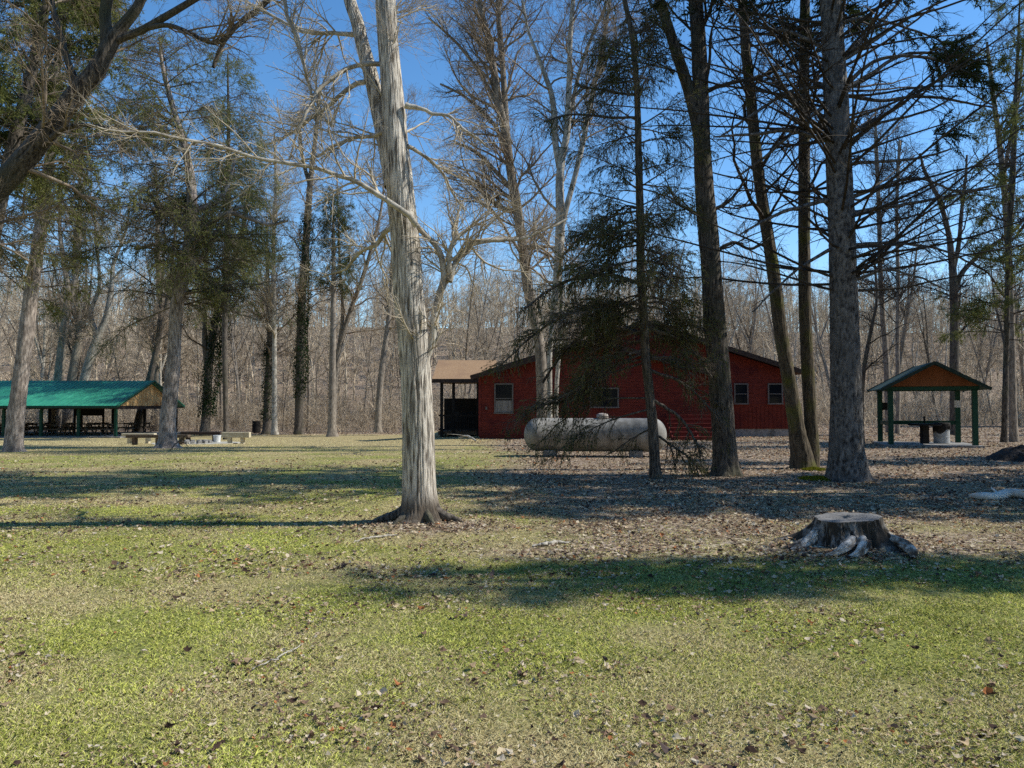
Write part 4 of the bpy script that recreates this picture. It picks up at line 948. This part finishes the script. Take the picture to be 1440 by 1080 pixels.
for k in range(40):
    py = 290+225*rq.rand(); x0 = 903+(py-385)*.08; sgn = -1 if rq.rand() < .68 else 1; rc = rq.uniform(.35, 1.0)*(205 if sgn < 0 else 110)*(.42+.58*(py-290)/225); yy = rq.uniform(-1.8, 1.8)
    dr = min(rq.uniform(.05, .55), (585-py)/rc); sg = rq.uniform(-6, 14)
    L.append(pxs([(x0, py, 3.2), (x0+sgn*rc*.3, py+dr*rc*.25-sg*.4, 2.7, yy*.35), (x0+sgn*rc*.65, py+dr*rc*.68+sg*.3, 2.2, yy*.7), (x0+sgn*rc, py+dr*rc+rq.uniform(-14, 8), 1.4, yy)], Y))
conifer('drooping_spruce', 'slim spruce with drooping dark green boughs in front of the propane tank', 'spruce', 922, Y, [s], 12, M['bark_dark'], M['twig_mid'], 90, 2.3, 80, (3300, 15000), 125000,
        dict(clump=.47, cs=1.5, ln=.07, wd=.0075, spread=.5, down=.5, c1=(.022, .032, .012), c2=(.22, .22, .075)), L, drop=.10, tmin=.26, taper=.62, rb=.02, hang=.45, sides=36, seg=200, btrop=.03, twl=.8, flat=.4)

# dark furrowed tree with a leaning second stem
Y = 17.6
s = pxs([(1022, 676, 42), (1021, 655, 36), (1018, 610, 32), (1014, 560, 31), (1009, 500, 30), (1004, 440, 29), (1000, 380, 28), (995, 320, 29), (990, 260, 27), (987, 200, 25), (985, 130, 22), (982, 60, 21), (978, 0, 20), (975, -60, 19)], Y)
s2 = pxs([(986, 205, 18), (978, 165, 17), (968, 125, 16), (955, 85, 15), (942, 45, 14), (928, 0, 14), (910, -60, 12)], Y); up_to(s, 20, .3); up_to(s2, 17, -1)
L = [pxs([(1002, 360, 6), (1030, 340, 5), (1060, 350, 4), (1085, 330, 2)], Y), pxs([(990, 300, 6), (1025, 282, 5), (1050, 250, 3)], Y)]
tree('dark_furrowed_tree', 'dark furrowed trunk left of the mossy twin trunk, with a left leaning second stem', 'tree', B(1022, Y), [s, s2], M['bark_dark'], M['twig_dark'], DEC(44, 300, 1100, 3000, .8, .0036), L, trunk_kw=dict(ridge=.09, rf=10, zf=3, flare=.45, fl_h=.2), sides=64, seg=240, crown_from=.5)

# mossy twin trunk
Y = 19.3
s = pxs([(1130, 668, 36), (1127, 640, 30), (1120, 600, 22), (1113, 555, 20), (1105, 510, 19), (1097, 460, 18), (1090, 400, 18), (1083, 350, 17), (1073, 290, 16), (1065, 230, 15.5), (1058, 160, 15), (1050, 80, 14), (1044, 0, 13), (1040, -60, 12)], Y)
s2 = pxs([(1140, 668, 26), (1141, 630, 22), (1140, 590, 18), (1137, 540, 17), (1134, 480, 17), (1132, 420, 17), (1131, 340, 16), (1131, 260, 16), (1131, 180, 15), (1131, 90, 14), (1132, 0, 13), (1133, -60, 12)], Y, .1); up_to(s, 20, -.5); up_to(s2, 21, .3)
tree('mossy_twin_tree', 'brown twin trunk rising from one mossy base behind the grey spruce', 'tree', B(1134, Y), [s, s2], M['bark_mossy'], M['twig_dark'], DEC(50, 320, 1200, 3200, .85, .004), (), trunk_kw=dict(ridge=.08, rf=9, zf=3, flare=.3, fl_h=.25), sides=48, seg=200, crown_from=.45)

# spruces on the left
Y = 26.9
s = pxs([(20, 642, 30), (19, 628, 24), (22, 590, 22), (27, 550, 20), (32, 510, 19), (37, 470, 20), (43, 420, 18), (50, 370, 17), (57, 320, 16), (63, 270, 15), (70, 220, 13), (74, 160, 12), (80, 90, 10), (90, 0, 9)], Y); up_to(s, 18.5, .8, 2, .02)
FL = dict(ln=.12, wd=.012, spread=.75, c1=(.045, .062, .022), c2=(.32, .32, .10), down=.25, clump=.48, cs=.8)
s_l = s
conifer('left_spruce', 'pinkish grey conifer trunk at the left edge in front of the green shelter', 'conifer', 20, Y, [s], 18, M['bark_left'], M['twig_mid'], 110, 4.0, 74, (1900, 6500), 90000, FL, drop=.10, tmin=.30, taper=.4, rb=.035, hang=.3, sides=40, seg=140, twl=1.1)
Y = 30.2
s = pxs([(236, 633, 32), (236, 620, 24), (236, 590, 21), (240, 550, 20), (244, 510, 18), (246, 470, 17), (249, 430, 18), (257, 390, 18), (266, 345, 17), (270, 300, 15), (268, 250, 13), (258, 200, 10), (240, 140, 8), (228, 90, 5), (224, 52, 2.5)], Y)
L = []
for q in [[(252, 400, 9), (285, 360, 8), (320, 300, 7), (350, 290, 5)], [(264, 350, 10), (300, 310, 8), (330, 300, 7), (375, 315, 5), (405, 310, 3)], [(268, 300, 8), (300, 285, 7), (320, 260, 5), (330, 220, 3)], [(262, 370, 7), (225, 345, 6), (190, 350, 4)], [(268, 330, 8), (235, 300, 6), (205, 270, 4)]]:
    L.append(pxs([(a, b, c, k*.25*(-1)**len(L)) for k, (a, b, c) in enumerate(q)], Y))
conifer('twisted_spruce', 'sunlit twisted spruce trunk standing among the benches', 'conifer', 236, Y, [s], 16, M['bark_left'], M['twig_mid'], 150, 5.2, 80, (3600, 13000), 85000, FL, L, drop=.14, tmin=.33, taper=.55, rb=.035, hang=.45, sides=40, seg=160, twl=1.2)
Y = 46.0
s = pxs([(318, 622, 7), (317, 560, 7), (316, 480, 7), (318, 400, 8), (320, 320, 8), (321, 240, 7), (321, 160, 4), (320, 76, 2)], Y)
conifer('narrow_spruce', 'narrow dark spruce with a pointed top behind the twisted spruce', 'conifer', 318, Y, [s], 16, M['bark_dark'], M['twig_mid'], 130, 5.8, 80, (2400, 9000), 66000, dict(FL, ln=.16, wd=.016), drop=.14, tmin=.36, taper=.75, rb=.03, hang=.4, sides=16, seg=60, twl=1.4)
Y = 52
s = pxs([(467, 614, 13), (467, 560, 10), (468, 480, 9), (469, 400, 7), (469, 340, 5), (468, 288, 2)], Y)
conifer('small_pine', 'small rounded pine crown on a bare pole left of the pale tree', 'pine', 467, Y, [s], 16, M['bark_mid'], M['twig_mid'], 90, 2.9, 62, (700, 2000), 17000, dict(ln=.16, wd=.016, spread=.9, c1=(.03, .045, .015), c2=(.15, .16, .05)), drop=.04, tmin=.60, taper=.5, rb=.03, hang=.1, sides=14, seg=40, twl=1.1)
Y = 30
s = pxs([(1412, 622, 8), (1414, 540, 7.5), (1416, 450, 7), (1418, 350, 7), (1424, 250, 8), (1428, 150, 6), (1432, 60, 4), (1434, 0, 2)], Y)
conifer('edge_hemlock', 'thin green hemlock at the right edge beyond the mulch pile', 'conifer', 1412, Y, [s], 16, M['bark_dark'], M['twig_dark'], 95, 2.6, 80, (900, 3000), 60000, FL, drop=.12, tmin=.22, taper=.4, rb=.025, hang=.3, sides=14, seg=50, twl=.9)
# dark evergreen rising behind the leaning tree, top left corner
Y = 21
s = pxs([(-60, 655, 26), (-50, 560, 24), (-30, 450, 22), (-10, 330, 20), (15, 220, 18), (40, 120, 15), (62, 20, 12), (75, -60, 9)], Y); up_to(s, 16, .5)
conifer('corner_hemlock', 'dark hemlock foliage behind the leaning trunk in the top left corner', 'conifer', -60, Y, [s], 16, M['bark_dark'], M['twig_dark'], 95, 3.0, 76, (1300, 4200), 100000, FL, drop=.1, tmin=.5, taper=.4, rb=.03, hang=.3, sides=20, seg=60, twl=.9)

# ---- birch clump behind the tank and the tall tree beside it
Y = 28.0
s = pxs([(773, 618, 8), (773, 580, 7.5), (773, 540, 7), (773, 500, 7), (776, 460, 8), (780, 420, 10), (785, 380, 13), (787, 340, 14), (788, 300, 13), (787, 260, 12), (790, 222, 11), (797, 190, 10), (799, 150, 9), (801, 100, 8), (802, 50, 7), (806, 0, 6), (810, -50, 5)], Y)
s2 = pxs([(783, 618, 7), (782, 580, 6.5), (783, 540, 6), (787, 480, 6), (790, 430, 6), (789, 400, 6)], Y, .15)
s3 = pxs([(787, 235, 10), (781, 200, 9), (780, 170, 8.5), (776, 135, 8), (768, 110, 7), (755, 75, 5), (742, 40, 4), (735, 0, 3)], Y, .1)
s4 = pxs([(788, 330, 8), (797, 290, 8), (808, 250, 7.5), (820, 200, 7), (828, 155, 6.5), (838, 110, 6), (848, 60, 5), (856, 10, 4), (862, -40, 3)], Y, -.2)
s5 = pxs([(797, 188, 7), (806, 140, 6), (818, 90, 5), (835, 45, 4.5), (852, 8, 4), (866, -40, 3)], Y, .2)
for q in (s, s4, s5): up_to(q, 19)
tree('white_birch', 'white multi stemmed birch rising behind the propane tank', 'birch', B(778, Y), [s, s2, s3, s4, s5], M['bark_pale'], M['twig_brown'], DEC(90, 700, 3400, 10000, .9, .0046, .03), (), trunk_kw=dict(ridge=.03, rf=5, zf=3, flare=.15), sides=20, seg=110, crown_from=.3)
Y = 31.0
s = pxs([(765, 625, 19), (763, 580, 17), (762, 530, 16), (758, 480, 15), (750, 440, 15), (742, 400, 15), (737, 360, 15), (731, 320, 14), (725, 280, 14), (718, 240, 13), (712, 195, 13), (703, 150, 11), (695, 100, 10), (688, 60, 9), (678, 20, 8), (672, -20, 7)], Y)
s2 = pxs([(713, 200, 10), (711, 160, 9), (708, 110, 8.5), (704, 60, 8), (701, 20, 7), (700, -30, 6)], Y, .1)
for q in (s, s2): up_to(q, 21)
L = [pxs([(735, 350, 7), (770, 345, 5), (800, 350, 3)], Y), pxs([(723, 270, 7), (700, 245, 6), (670, 215, 5), (640, 200, 3)], Y), pxs([(714, 215, 6), (690, 170, 5), (655, 140, 4), (620, 120, 3)], Y), pxs([(705, 160, 6), (675, 105, 5), (640, 60, 4), (600, 25, 3)], Y), pxs([(728, 300, 6), (700, 290, 5), (660, 255, 4), (625, 240, 3)], Y)]
tree('tall_forked_tree', 'tall slightly leaning forked tree at the left front of the lodge', 'tree', B(765, Y), [s, s2], M['bark_mid'], M['twig_brown'], DEC(90, 800, 3800, 11000, 1.05, .005, .03), L, trunk_kw=dict(ridge=.06, rf=6, zf=2, flare=.3), sides=20, seg=90, crown_from=.3)

# ---- clump behind the green shelter
def simple(name, label, px, Y, lst, bark='bark_mid', twig='twig_brown', H=None, n=(50, 380, 1700, 5000), s=1.0, cf=.35, group=None, cat='tree', r=.006, limbs=(), sides=12, seg=44):
    stems = [pxs(l, Y, .15*k) for k, l in enumerate(lst)]
    if H:
        for q in stems: up_to(q, H)
    return tree(name, label, cat, B(px, Y), stems, M[bark], M[twig], DEC(*n, s, r, .04), limbs, None, group, dict(ridge=.05, rf=4, zf=1.5, flare=.3), sides, seg, cf)
simple('leaning_clump_tree', 'brown curved trunk leaning over the left part of the green shelter', 80, 60, [[(76, 618, 14), (80, 560, 13), (86, 500, 12), (92, 450, 11), (96, 410, 9), (90, 370, 7), (84, 320, 5), (86, 250, 4)], [(92, 450, 8), (104, 400, 7), (112, 340, 5), (112, 260, 4)]], H=21)
simple('leaning_clump_tree', 'right of two brown trunks curving up behind the middle of the green shelter', 98, 61, [[(92, 618, 14), (97, 560, 13), (105, 510, 12), (112, 470, 11), (108, 420, 9), (105, 360, 7), (112, 290, 5)]], H=20)
simple('pale_leaning_tree', 'pale sunlit trunk leaning right behind the green shelter', 112, 62, [[(104, 618, 14), (112, 570, 13), (122, 520, 12), (137, 475, 11), (150, 445, 9), (157, 400, 7), (160, 370, 5), (175, 330, 4)], [(137, 475, 9), (128, 440, 7), (140, 400, 5), (135, 340, 4)]], 'bark_pale', 'twig_pale', H=19)
simple('thin_leaning_tree', 'dark thin pair of trunks leaning right just behind the shelter gable', 205, 60, [[(196, 612, 9), (207, 560, 8), (218, 500, 7), (232, 440, 6), (240, 390, 5), (246, 330, 4)], [(188, 612, 7), (200, 560, 6), (212, 520, 6), (222, 470, 5), (228, 400, 4)]], 'bark_dark', 'twig_brown', H=17)
simple('grey_wood_tree', 'straight grey trunk visible between the shelter gable and the twisted spruce', 222, 64, [[(222, 612, 13), (221, 560, 12), (222, 500, 11), (226, 440, 9), (222, 360, 7)]], H=22)

# ivy clad trees
def ivy(root, px0, px1, py0, py1, Y, n, wpx, name='ivy'):
    rs = np.random.RandomState(int(px0)); t = rs.rand(n)
    c = np.array([at(px0+(px1-px0)*k, py0+(py1-py0)*k, Y) for k in np.linspace(0, 1, 30)]); p = c[(t*29).astype(int)]
    p = p+(c[np.minimum((t*29).astype(int)+1, 29)]-p)*((t*29) % 1)[:, None]
    w = (wpx/2/F*Y)*(0.75+.5*np.sin(t*9+px0)**2)
    a = rs.rand(n)*6.283; p = p+np.stack([np.cos(a), np.sin(a), 0*a], 1)*(w*(.55+.5*rs.rand(n)))[:, None]+rs.normal(size=(n, 3))*.06
    d = nrm(rs.normal(size=(n, 3))+np.array([0, 0, -.5])); s = nrm(np.cross(d, rs.normal(size=(n, 3)))); L = .085*(.6+.8*rs.rand(n))[:, None]
    V = np.stack([p, p+d*L*.5+s*L*.5, p+d*L, p+d*L*.5-s*L*.5], 1).reshape(-1, 3)-np.array(root.location)
    cc = np.array([[.012, .028, .008]])*(.6+2.4*rs.rand(n, 1)**2)
    link(name, mesh_np(name, V, np.arange(4*n).reshape(n, 4), M['needle'], False, np.repeat(cc, 4, 0)), root)
t = simple('ivy_clad_tree', 'crooked trunk thickly wrapped in dark ivy right of the twisted spruce', 290, 54, [[(288, 612, 14), (290, 580, 12), (293, 530, 11), (298, 480, 10), (308, 430, 9), (325, 380, 8), (340, 330, 6), (350, 270, 4)], [(292, 520, 8), (288, 480, 8), (288, 450, 6)]], 'bark_dark', 'twig_dark', H=18)
ivy(t, 291, 315, 585, 400, 54, 9000, 25); ivy(t, 315, 342, 400, 300, 54, 3000, 22)
t = simple('ivy_clad_tree', 'tall straight ivy covered trunk between the pale pole tree and the small pine', 421, 56, [[(420, 611, 13), (421, 560, 12), (422, 500, 12), (424, 430, 11), (429, 360, 11), (433, 300, 10), (437, 250, 8), (444, 190, 6), (450, 120, 4)], [(436, 262, 6), (425, 220, 5), (420, 160, 4)]], 'bark_dark', 'twig_brown', H=24)
ivy(t, 421, 432, 560, 300, 56, 9000, 19)
t = simple('ivy_clad_tree', 'short dark ivy trunk touching the pale pole tree', 378, 57, [[(375, 611, 12), (376, 570, 11), (378, 520, 10), (380, 470, 9), (378, 430, 7), (376, 380, 5)]], 'bark_dark', 'twig_brown', H=16)
ivy(t, 375, 379, 590, 480, 57, 2500, 15)
simple('pale_pole_tree', 'thin pale straight pole tree right of the black trash barrel', 386, 55, [[(386, 611, 9), (386, 560, 7), (386, 480, 6.5), (385, 400, 6), (385, 320, 5.5), (388, 260, 4.5), (386, 200, 3.5)]], 'bark_pale', 'twig_pale', H=22)
simple('slanted_wood_tree', 'dark slightly slanted trunk just left of the pale tree', 532, 54, [[(531, 608, 10), (533, 560, 9), (538, 510, 8), (545, 460, 7), (550, 410, 6.5), (553, 350, 6), (557, 280, 5)]], 'bark_mid', H=23)
simple('spreading_wood_tree', 'slim tree with upright forked limbs between the small pine and the slanted trunk', 505, 58, [[(468, 606, 9), (470, 560, 8), (475, 500, 8), (492, 440, 7), (510, 390, 6), (525, 340, 5), (535, 300, 4)], [(475, 500, 6), (482, 440, 5), (478, 380, 4)]], 'bark_mid', H=20)
# right side background, nearer trees
Y = 42
simple('dark_forked_tree', 'dark forked tree rising right behind the small pavilion', 1342, Y, [[(1343, 612, 14), (1342, 560, 12), (1342, 500, 12), (1342, 440, 11), (1341, 400, 11), (1338, 360, 9), (1332, 320, 7), (1320, 280, 6), (1300, 240, 5)], [(1341, 410, 8), (1352, 385, 7), (1370, 365, 6), (1395, 345, 5), (1430, 320, 4)], [(1339, 385, 7), (1348, 345, 6), (1352, 300, 5), (1358, 250, 4)]], 'bark_dark', 'twig_dark', H=16, s=.9, r=.005)
simple('slim_dark_tree', 'slim dark tree left of the pavilion with a straight stem, nearest the grey spruce', 1250, 46, [[(1251, 610, 9), (1248, 560, 8), (1246, 500, 8), (1241, 440, 7), (1238, 380, 6.5), (1236, 300, 6), (1232, 200, 5)]], 'bark_mid', 'twig_dark', H=20, s=.7)
simple('slim_dark_tree', 'thin pole behind the left slope of the pavilion roof', 1263, 44, [[(1262, 610, 6), (1263, 560, 6), (1262, 480, 5.5), (1263, 400, 5), (1261, 300, 4.5), (1265, 200, 4)]], 'bark_mid', 'twig_dark', H=17, s=.6)
simple('upright_twiggy_tree', 'tall upright tree with fine ascending twigs at the upper right', 1420, 34, [[(1426, 622, 11), (1424, 560, 10), (1422, 480, 10), (1420, 400, 9), (1416, 320, 8.5), (1411, 250, 8), (1404, 190, 7), (1395, 120, 5.5), (1388, 60, 4)], [(1411, 250, 6), (1420, 200, 5), (1432, 140, 4), (1440, 60, 3)]], 'bark_mid', 'twig_dark', H=18, s=.8, n=(60, 420, 1700, 4200), r=.0045)
simple('bent_sapling', 'dark crooked sapling right of the grey spruce trunk', 1215, 30, [[(1214, 628, 5), (1212, 590, 5), (1213, 540, 6), (1218, 500, 6), (1226, 460, 5), (1233, 420, 4), (1230, 370, 3)], [(1213, 560, 4), (1206, 520, 4), (1200, 500, 3)]], 'bark_dark', 'twig_dark', s=.5, n=(20, 100, 300, 700), r=.004)

# trees standing to the right of the view whose shade falls across the lawn
def shade_tree(name, x, Y, H, label, nf=120000, bl=3.2, tmin=.2):
    b = np.array([x, Y, float(gz(x, Y))]); st = ([b+np.array([0, 0, -.1]), b+np.array([.05, 0, H*.3]), b+np.array([0, .1, H*.7]), b+np.array([.1, 0, H])], [.26, .2, .12, .02])
    lv = (dict(n=120, ln=bl, ang=80, K=9, wob=.05, trop=.03, drop=.12, rr=.3, rmin=.007, rmax=.03, sides=4, tmin=tmin, taper=.7, wl=False),
          dict(n=900, ln=.9, ang=48, K=5, wob=.1, drop=.2, rr=.55, rmin=.004, sides=3, tmin=.25, flat=.5), dict(n=2400, ln=.5, ang=42, K=4, wob=.14, drop=.3, rr=.65, rmin=.003, sides=3, tmin=.15))
    tree(name, label, 'spruce', b, [st], M['bark_spruce'], M['twig_dark'], lv, (), dict(n=nf, src=(1, 2), ln=.13, wd=.014, spread=.6, c1=(.012, .024, .010), c2=(.07, .085, .028)), 'spruces standing right of the view', sides=12, seg=30)
shade_tree('spruce_tree', 11.4, 7.5, 12.3, 'spruce standing just outside the right edge level with the stump', bl=1.2, nf=34000, tmin=.25)
shade_tree('spruce_tree', 15.5, 14.2, 15.5, 'tall spruce standing outside the right edge level with the fallen branch', bl=3.4)
shade_tree('spruce_tree', 17.5, 12.6, 17, 'broad spruce standing outside the right edge in line with the pale trunk', bl=2.4)
shade_tree('spruce_tree', 27, 22.5, 22, 'farthest spruce standing outside the right edge beyond the small pavilion', bl=3.2)
shade_tree('spruce_tree', 19.5, 17.0, 19, 'tallest spruce standing outside the right edge near the mulch pile', bl=3.6)

# ================================================================== THE WOODS
def proto_wood(seed, H, r0, fork, twig, bark, label, name, crown=1.0, n=(26, 170, 620, 1500)):
    rs = np.random.RandomState(seed); pts = [np.array([0, 0, -.2])]; d = np.array([rs.normal()*.05, rs.normal()*.05, 1.0])
    for k in range(6):
        d = d+np.array([rs.normal()*.05, rs.normal()*.05, 0]); pts.append(pts[-1]+d*H/6)
    st = [(pts, list(np.linspace(r0, r0*.16, 7)))]
    for f in range(fork):
        k = 2+f % 3; p = [pts[k].copy()]; dd = np.array([rs.normal()*.35, rs.normal()*.35, 1.0])
        for j in range(4): dd = dd*np.array([.8, .8, 1])+np.array([rs.normal()*.08, rs.normal()*.08, 0]); p.append(p[-1]+dd*(H*.86-pts[k][2])/4)
        rr = r0*(1-k/7)*.8; st.append((p, list(np.linspace(rr, rr*.2, 5))))
    lv = (dict(n=n[0], ln=H*.22*crown, ang=56, K=8, wob=.19, trop=.07, rr=.4, rmin=.012, sides=4, tmin=.22, taper=.3),
          dict(n=n[1], ln=H*.11*crown, ang=50, K=6, wob=.2, trop=.05, rr=.5, rmin=.010, sides=3, tmin=.12),
          dict(n=n[2], ln=H*.055*crown, ang=40, K=4, wob=.15, trop=.04, rr=.6, rmin=.0062, sides=3, tmin=.1),
          dict(n=n[3], ln=H*.032*crown, ang=38, K=3, wob=.15, trop=.04, rr=.7, rmin=.0048, sides=3, tmin=.1))
    return tree(name, label, 'tree', (0, 0, 0), st, M[bark], M[twig], lv, (), None, None, dict(ridge=.05, rf=3, zf=.8, flare=.3), 10, 26)
KINDS = [('oak_tree', 'bare spreading brown tree at the edge of the far woods', 'brown spreading trees at the edge of the woods', (21, 23, .30, 2, 'twig_brown', 'bark_mid')),
         ('slender_tree', 'bare slender grey pole of a tree in the far woods', 'slender grey trees in the woods', (22, 21, .16, 0, 'twig_tan', 'bark_mid')),
         ('pale_wood_tree', 'bare pale barked tree standing in the far woods', 'pale barked trees in the woods', (23, 20, .22, 1, 'twig_tan', 'bark_pale')),
         ('dark_wood_tree', 'bare dark trunked tree standing in the far woods', 'dark trunked trees in the woods', (24, 24, .27, 2, 'twig_brown', 'bark_dark')),
         ('young_tree', 'bare thin young tree among the trunks of the far woods', 'thin young trees in the woods', (25, 13, .09, 0, 'twig_tan', 'bark_mid'))]
protos = {}
rsw = np.random.RandomState(77)
cnt = 0
for i in range(135):
    k = rsw.choice(5, p=[.15, .28, .17, .13, .27])
    nm, lb, gr, a = KINDS[k]
    Yy = 60+rsw.rand()**1.1*38; px = -40+1520*((i*0.6180339)%1.0) + rsw.normal()*12; x = (px-720)/F*Yy
    if 655 < px < 1140 and Yy < 64 : Yy += 8; x = (px-720)/F*Yy
    if -48 < x < -24 and Yy < 63: Yy += 6
    loc = (x, Yy, float(gz(x, Yy))); rz = rsw.rand()*6.28; s = rsw.uniform(.55, .95)
    if k not in protos:
        o = proto_wood(a[0], a[1], a[2], a[3], a[4], a[5], lb, nm, n=(18, 60, 160, 300) if k == 4 else (34, 200, 750, 1800)); o['group'] = gr
        o.location = loc; o.rotation_euler = (0, 0, rz); o.scale = (s, s, s); protos[k] = (o, kidmap(o))
    else:
        o = copy_tree(protos[k][0], protos[k][1], loc, rz, s, lb, gr, 'tree')
    o.rotation_euler = (rsw.normal()*.05, rsw.normal()*.05, rz)

def far_wood():
    rs = np.random.RandomState(9); Vs, Fs, off = [], [], 0; base = []
    for q in range(5):
        r2 = np.random.RandomState(q+60); H = 12.0
        p = np.array([[0, 0, -.3], [r2.normal()*.2, r2.normal()*.2, H*.35], [r2.normal()*.4, r2.normal()*.4, H*.7], [r2.normal()*.6, r2.normal()*.6, H]]); P, rr = resample(p, [.15, .12, .08, .03], 8)
        parts = [tubes(P[None], rr[None], 5)]; c1 = grow(r2, P[None], rr[None], 18, 3.4, 58, 5, .2, .05, .5, .15, rmin=.03, taper=.4); c2 = grow(r2, *c1, 70, 1.7, 40, 4, .13, .05, .6, rmin=.02); c3 = grow(r2, *c2, 190, .9, 38, 3, .15, .05, .7, rmin=.015)
        parts += [tubes(*c1, 3), tubes(*c2, 3), tubes(*c3, 3)]; base.append(join(parts))
    n = 1000
    for i in range(n):
        y = 88+104*rs.rand()**.8; x = (rs.rand()*2-1)*(y*.72+4); V, Fq = base[i % 5]; a = rs.rand()*6.28; s = rs.uniform(.75, 1.15)
        Rm = np.array([[math.cos(a), -math.sin(a), 0], [math.sin(a), math.cos(a), 0], [0, 0, 1]])
        Vs.append(((V*s) @ Rm.T+np.array([x, y, float(gz(x, y))])).astype(np.float32)); Fs.append(Fq+off); off += len(V)
    o = link('hillside_wood', mesh_np('hillside_wood', np.concatenate(Vs), np.concatenate(Fs), M['twig_tan'])); tag(o, 'bare brown leafless wood covering the far hillside', 'wood', kind='stuff')
far_wood()
def belt():
    # evergreen belt added out of view to block low sky light; mirrored in panes
    rs = np.random.RandomState(31); V, Fs, Cs, off = [], [], [], 0; wood = []
    for i in range(110):
        if i < 50: x = -62+124*((i*.618) % 1); y = -14-22*rs.rand()
        elif i < 80: x = 50+22*rs.rand(); y = -14+76*((i*.618) % 1)
        else: x = -54-18*rs.rand(); y = -14+78*((i*.618) % 1)
        H = rs.uniform(18, 26); z0 = float(gz(x, y)); n = 1500
        t = rs.rand(n)**.8; rr = (1-t)*3.6*(.35+.65*rs.rand(n)); a = rs.rand(n)*6.283; p = np.stack([x+rr*np.cos(a), y+rr*np.sin(a), z0+1.5+t*(H-1.5)], 1)
        d = nrm(np.stack([np.cos(a), np.sin(a), -.4+0*a], 1)+.5*rs.normal(size=(n, 3))); sd_ = nrm(np.cross(d, rs.normal(size=(n, 3))))*.16; L = .75*(.6+.7*rs.rand(n))[:, None]
        V.append(np.stack([p, p+d*L*.5+sd_, p+d*L, p+d*L*.5-sd_], 1).reshape(-1, 3)); Fs.append(np.arange(4*n).reshape(n, 4)+off); off += 4*n
        Cs.append(np.repeat(np.array([[.03, .045, .018]])*(.5+rs.rand(n, 1)), 4, 0)); wood.append(tubes(np.array([[[x, y, z0-.2], [x, y, z0+H*.5], [x, y, z0+H]]]), np.array([[.25, .16, .03]]), 7))
    o = link('sky_block_evergreens', mesh_np('sky_block_evergreens', np.concatenate(V), np.concatenate(Fs), M['needle'], False, np.concatenate(Cs))); tag(o, 'dense evergreen wood added out of view to block low sky light', 'wood', kind='stuff')
belt()
def brush():
    rs = np.random.RandomState(19); n = 9000; y = 59+36*rs.rand(n)**1.2; x = (rs.rand(n)*2-1)*y*.72
    k = ~((x > -48) & (x < -22) & (y < 61)) & ~((x > -2) & (x < 16) & (y < 62)); x, y = x[k], y[k]; n = len(x); z = gz(x, y)-.05
    H = .7+4.2*rs.rand(n)**1.6; d = nrm(np.stack([rs.normal(size=n)*.34, rs.normal(size=n)*.34, np.ones(n)], 1)); K = 6; P = np.empty((n, K, 3)); P[:, 0] = np.stack([x, y, z], 1)
    for j in range(1, K): d = nrm(d+rs.normal(size=(n, 3))*.17); P[:, j] = P[:, j-1]+d*(H/(K-1))[:, None]
    Rr = (.006+.004*H)[:, None]*np.linspace(1, .45, K)[None]; c1 = grow(rs, P, Rr, 60000, 1.3, 58, 4, .14, .05, .7, rmin=.007)
    V, Fq = join([tubes(P, Rr, 3), tubes(*c1, 3)]); o = link('underbrush', mesh_np('underbrush', V, Fq, M['twig_tan'])); tag(o, 'thin tan saplings and brush along the edge of the woods', 'brush', kind='stuff')
brush()

# ================================================================== LIGHT, SKY, CAMERA
EL, AZ = R(44), R(3.0)     # sun to the right, a touch beyond the scene
sd = Vector((math.cos(EL)*math.cos(AZ), math.cos(EL)*math.sin(AZ), math.sin(EL)))
sun = bpy.data.lights.new('sun', 'SUN'); sun.energy = 5.0; sun.angle = R(.53); sun.color = (1, .975, .90)
so = bpy.data.objects.new('sun', sun); C.objects.link(so); so.rotation_euler = sd.to_track_quat('Z', 'Y').to_euler(); so.location = (60, 5, 60)
w = bpy.data.worlds.new('World'); bpy.context.scene.world = w; w.use_nodes = True; t = w.node_tree; t.nodes.clear()
sk = t.nodes.new('ShaderNodeTexSky'); sk.sky_type = 'NISHITA'; sk.sun_disc = False; sk.sun_elevation = EL; sk.sun_rotation = R(90)-AZ; sk.air_density = 1.0; sk.dust_density = 0.0; sk.ozone_density = 1.8; sk.altitude = 200
bg = t.nodes.new('ShaderNodeBackground'); bg.inputs['Strength'].default_value = .15; ow = t.nodes.new('ShaderNodeOutputWorld')
hs = t.nodes.new('ShaderNodeHueSaturation'); hs.inputs['Saturation'].default_value = 1.26; hs.inputs['Value'].default_value = 1.30; t.links.new(sk.outputs[0], hs.inputs['Color']); t.links.new(hs.outputs[0], bg.inputs[0]); t.links.new(bg.outputs[0], ow.inputs[0])
cam = bpy.data.cameras.new('camera'); cam.sensor_width = 36; cam.lens = F/1440*36; cam.clip_start = .1; cam.clip_end = 2500
co = bpy.data.objects.new('camera', cam); C.objects.link(co); co.location = (0, 0, CAMZ); co.rotation_euler = (R(90)+PITCH, 0, 0); bpy.context.scene.camera = co
sc = bpy.context.scene; sc.view_settings.view_transform = 'Standard'; sc.view_settings.look = 'None'; sc.view_settings.exposure = 0; sc.view_settings.gamma = 1
sc.render.engine = 'CYCLES'; sc.cycles.max_bounces = 5; sc.cycles.diffuse_bounces = 3; sc.cycles.transmission_bounces = 3; sc.cycles.use_denoising = False
print('verts', sum(len(m.vertices) for m in bpy.data.meshes), 'objects', len(bpy.data.objects))
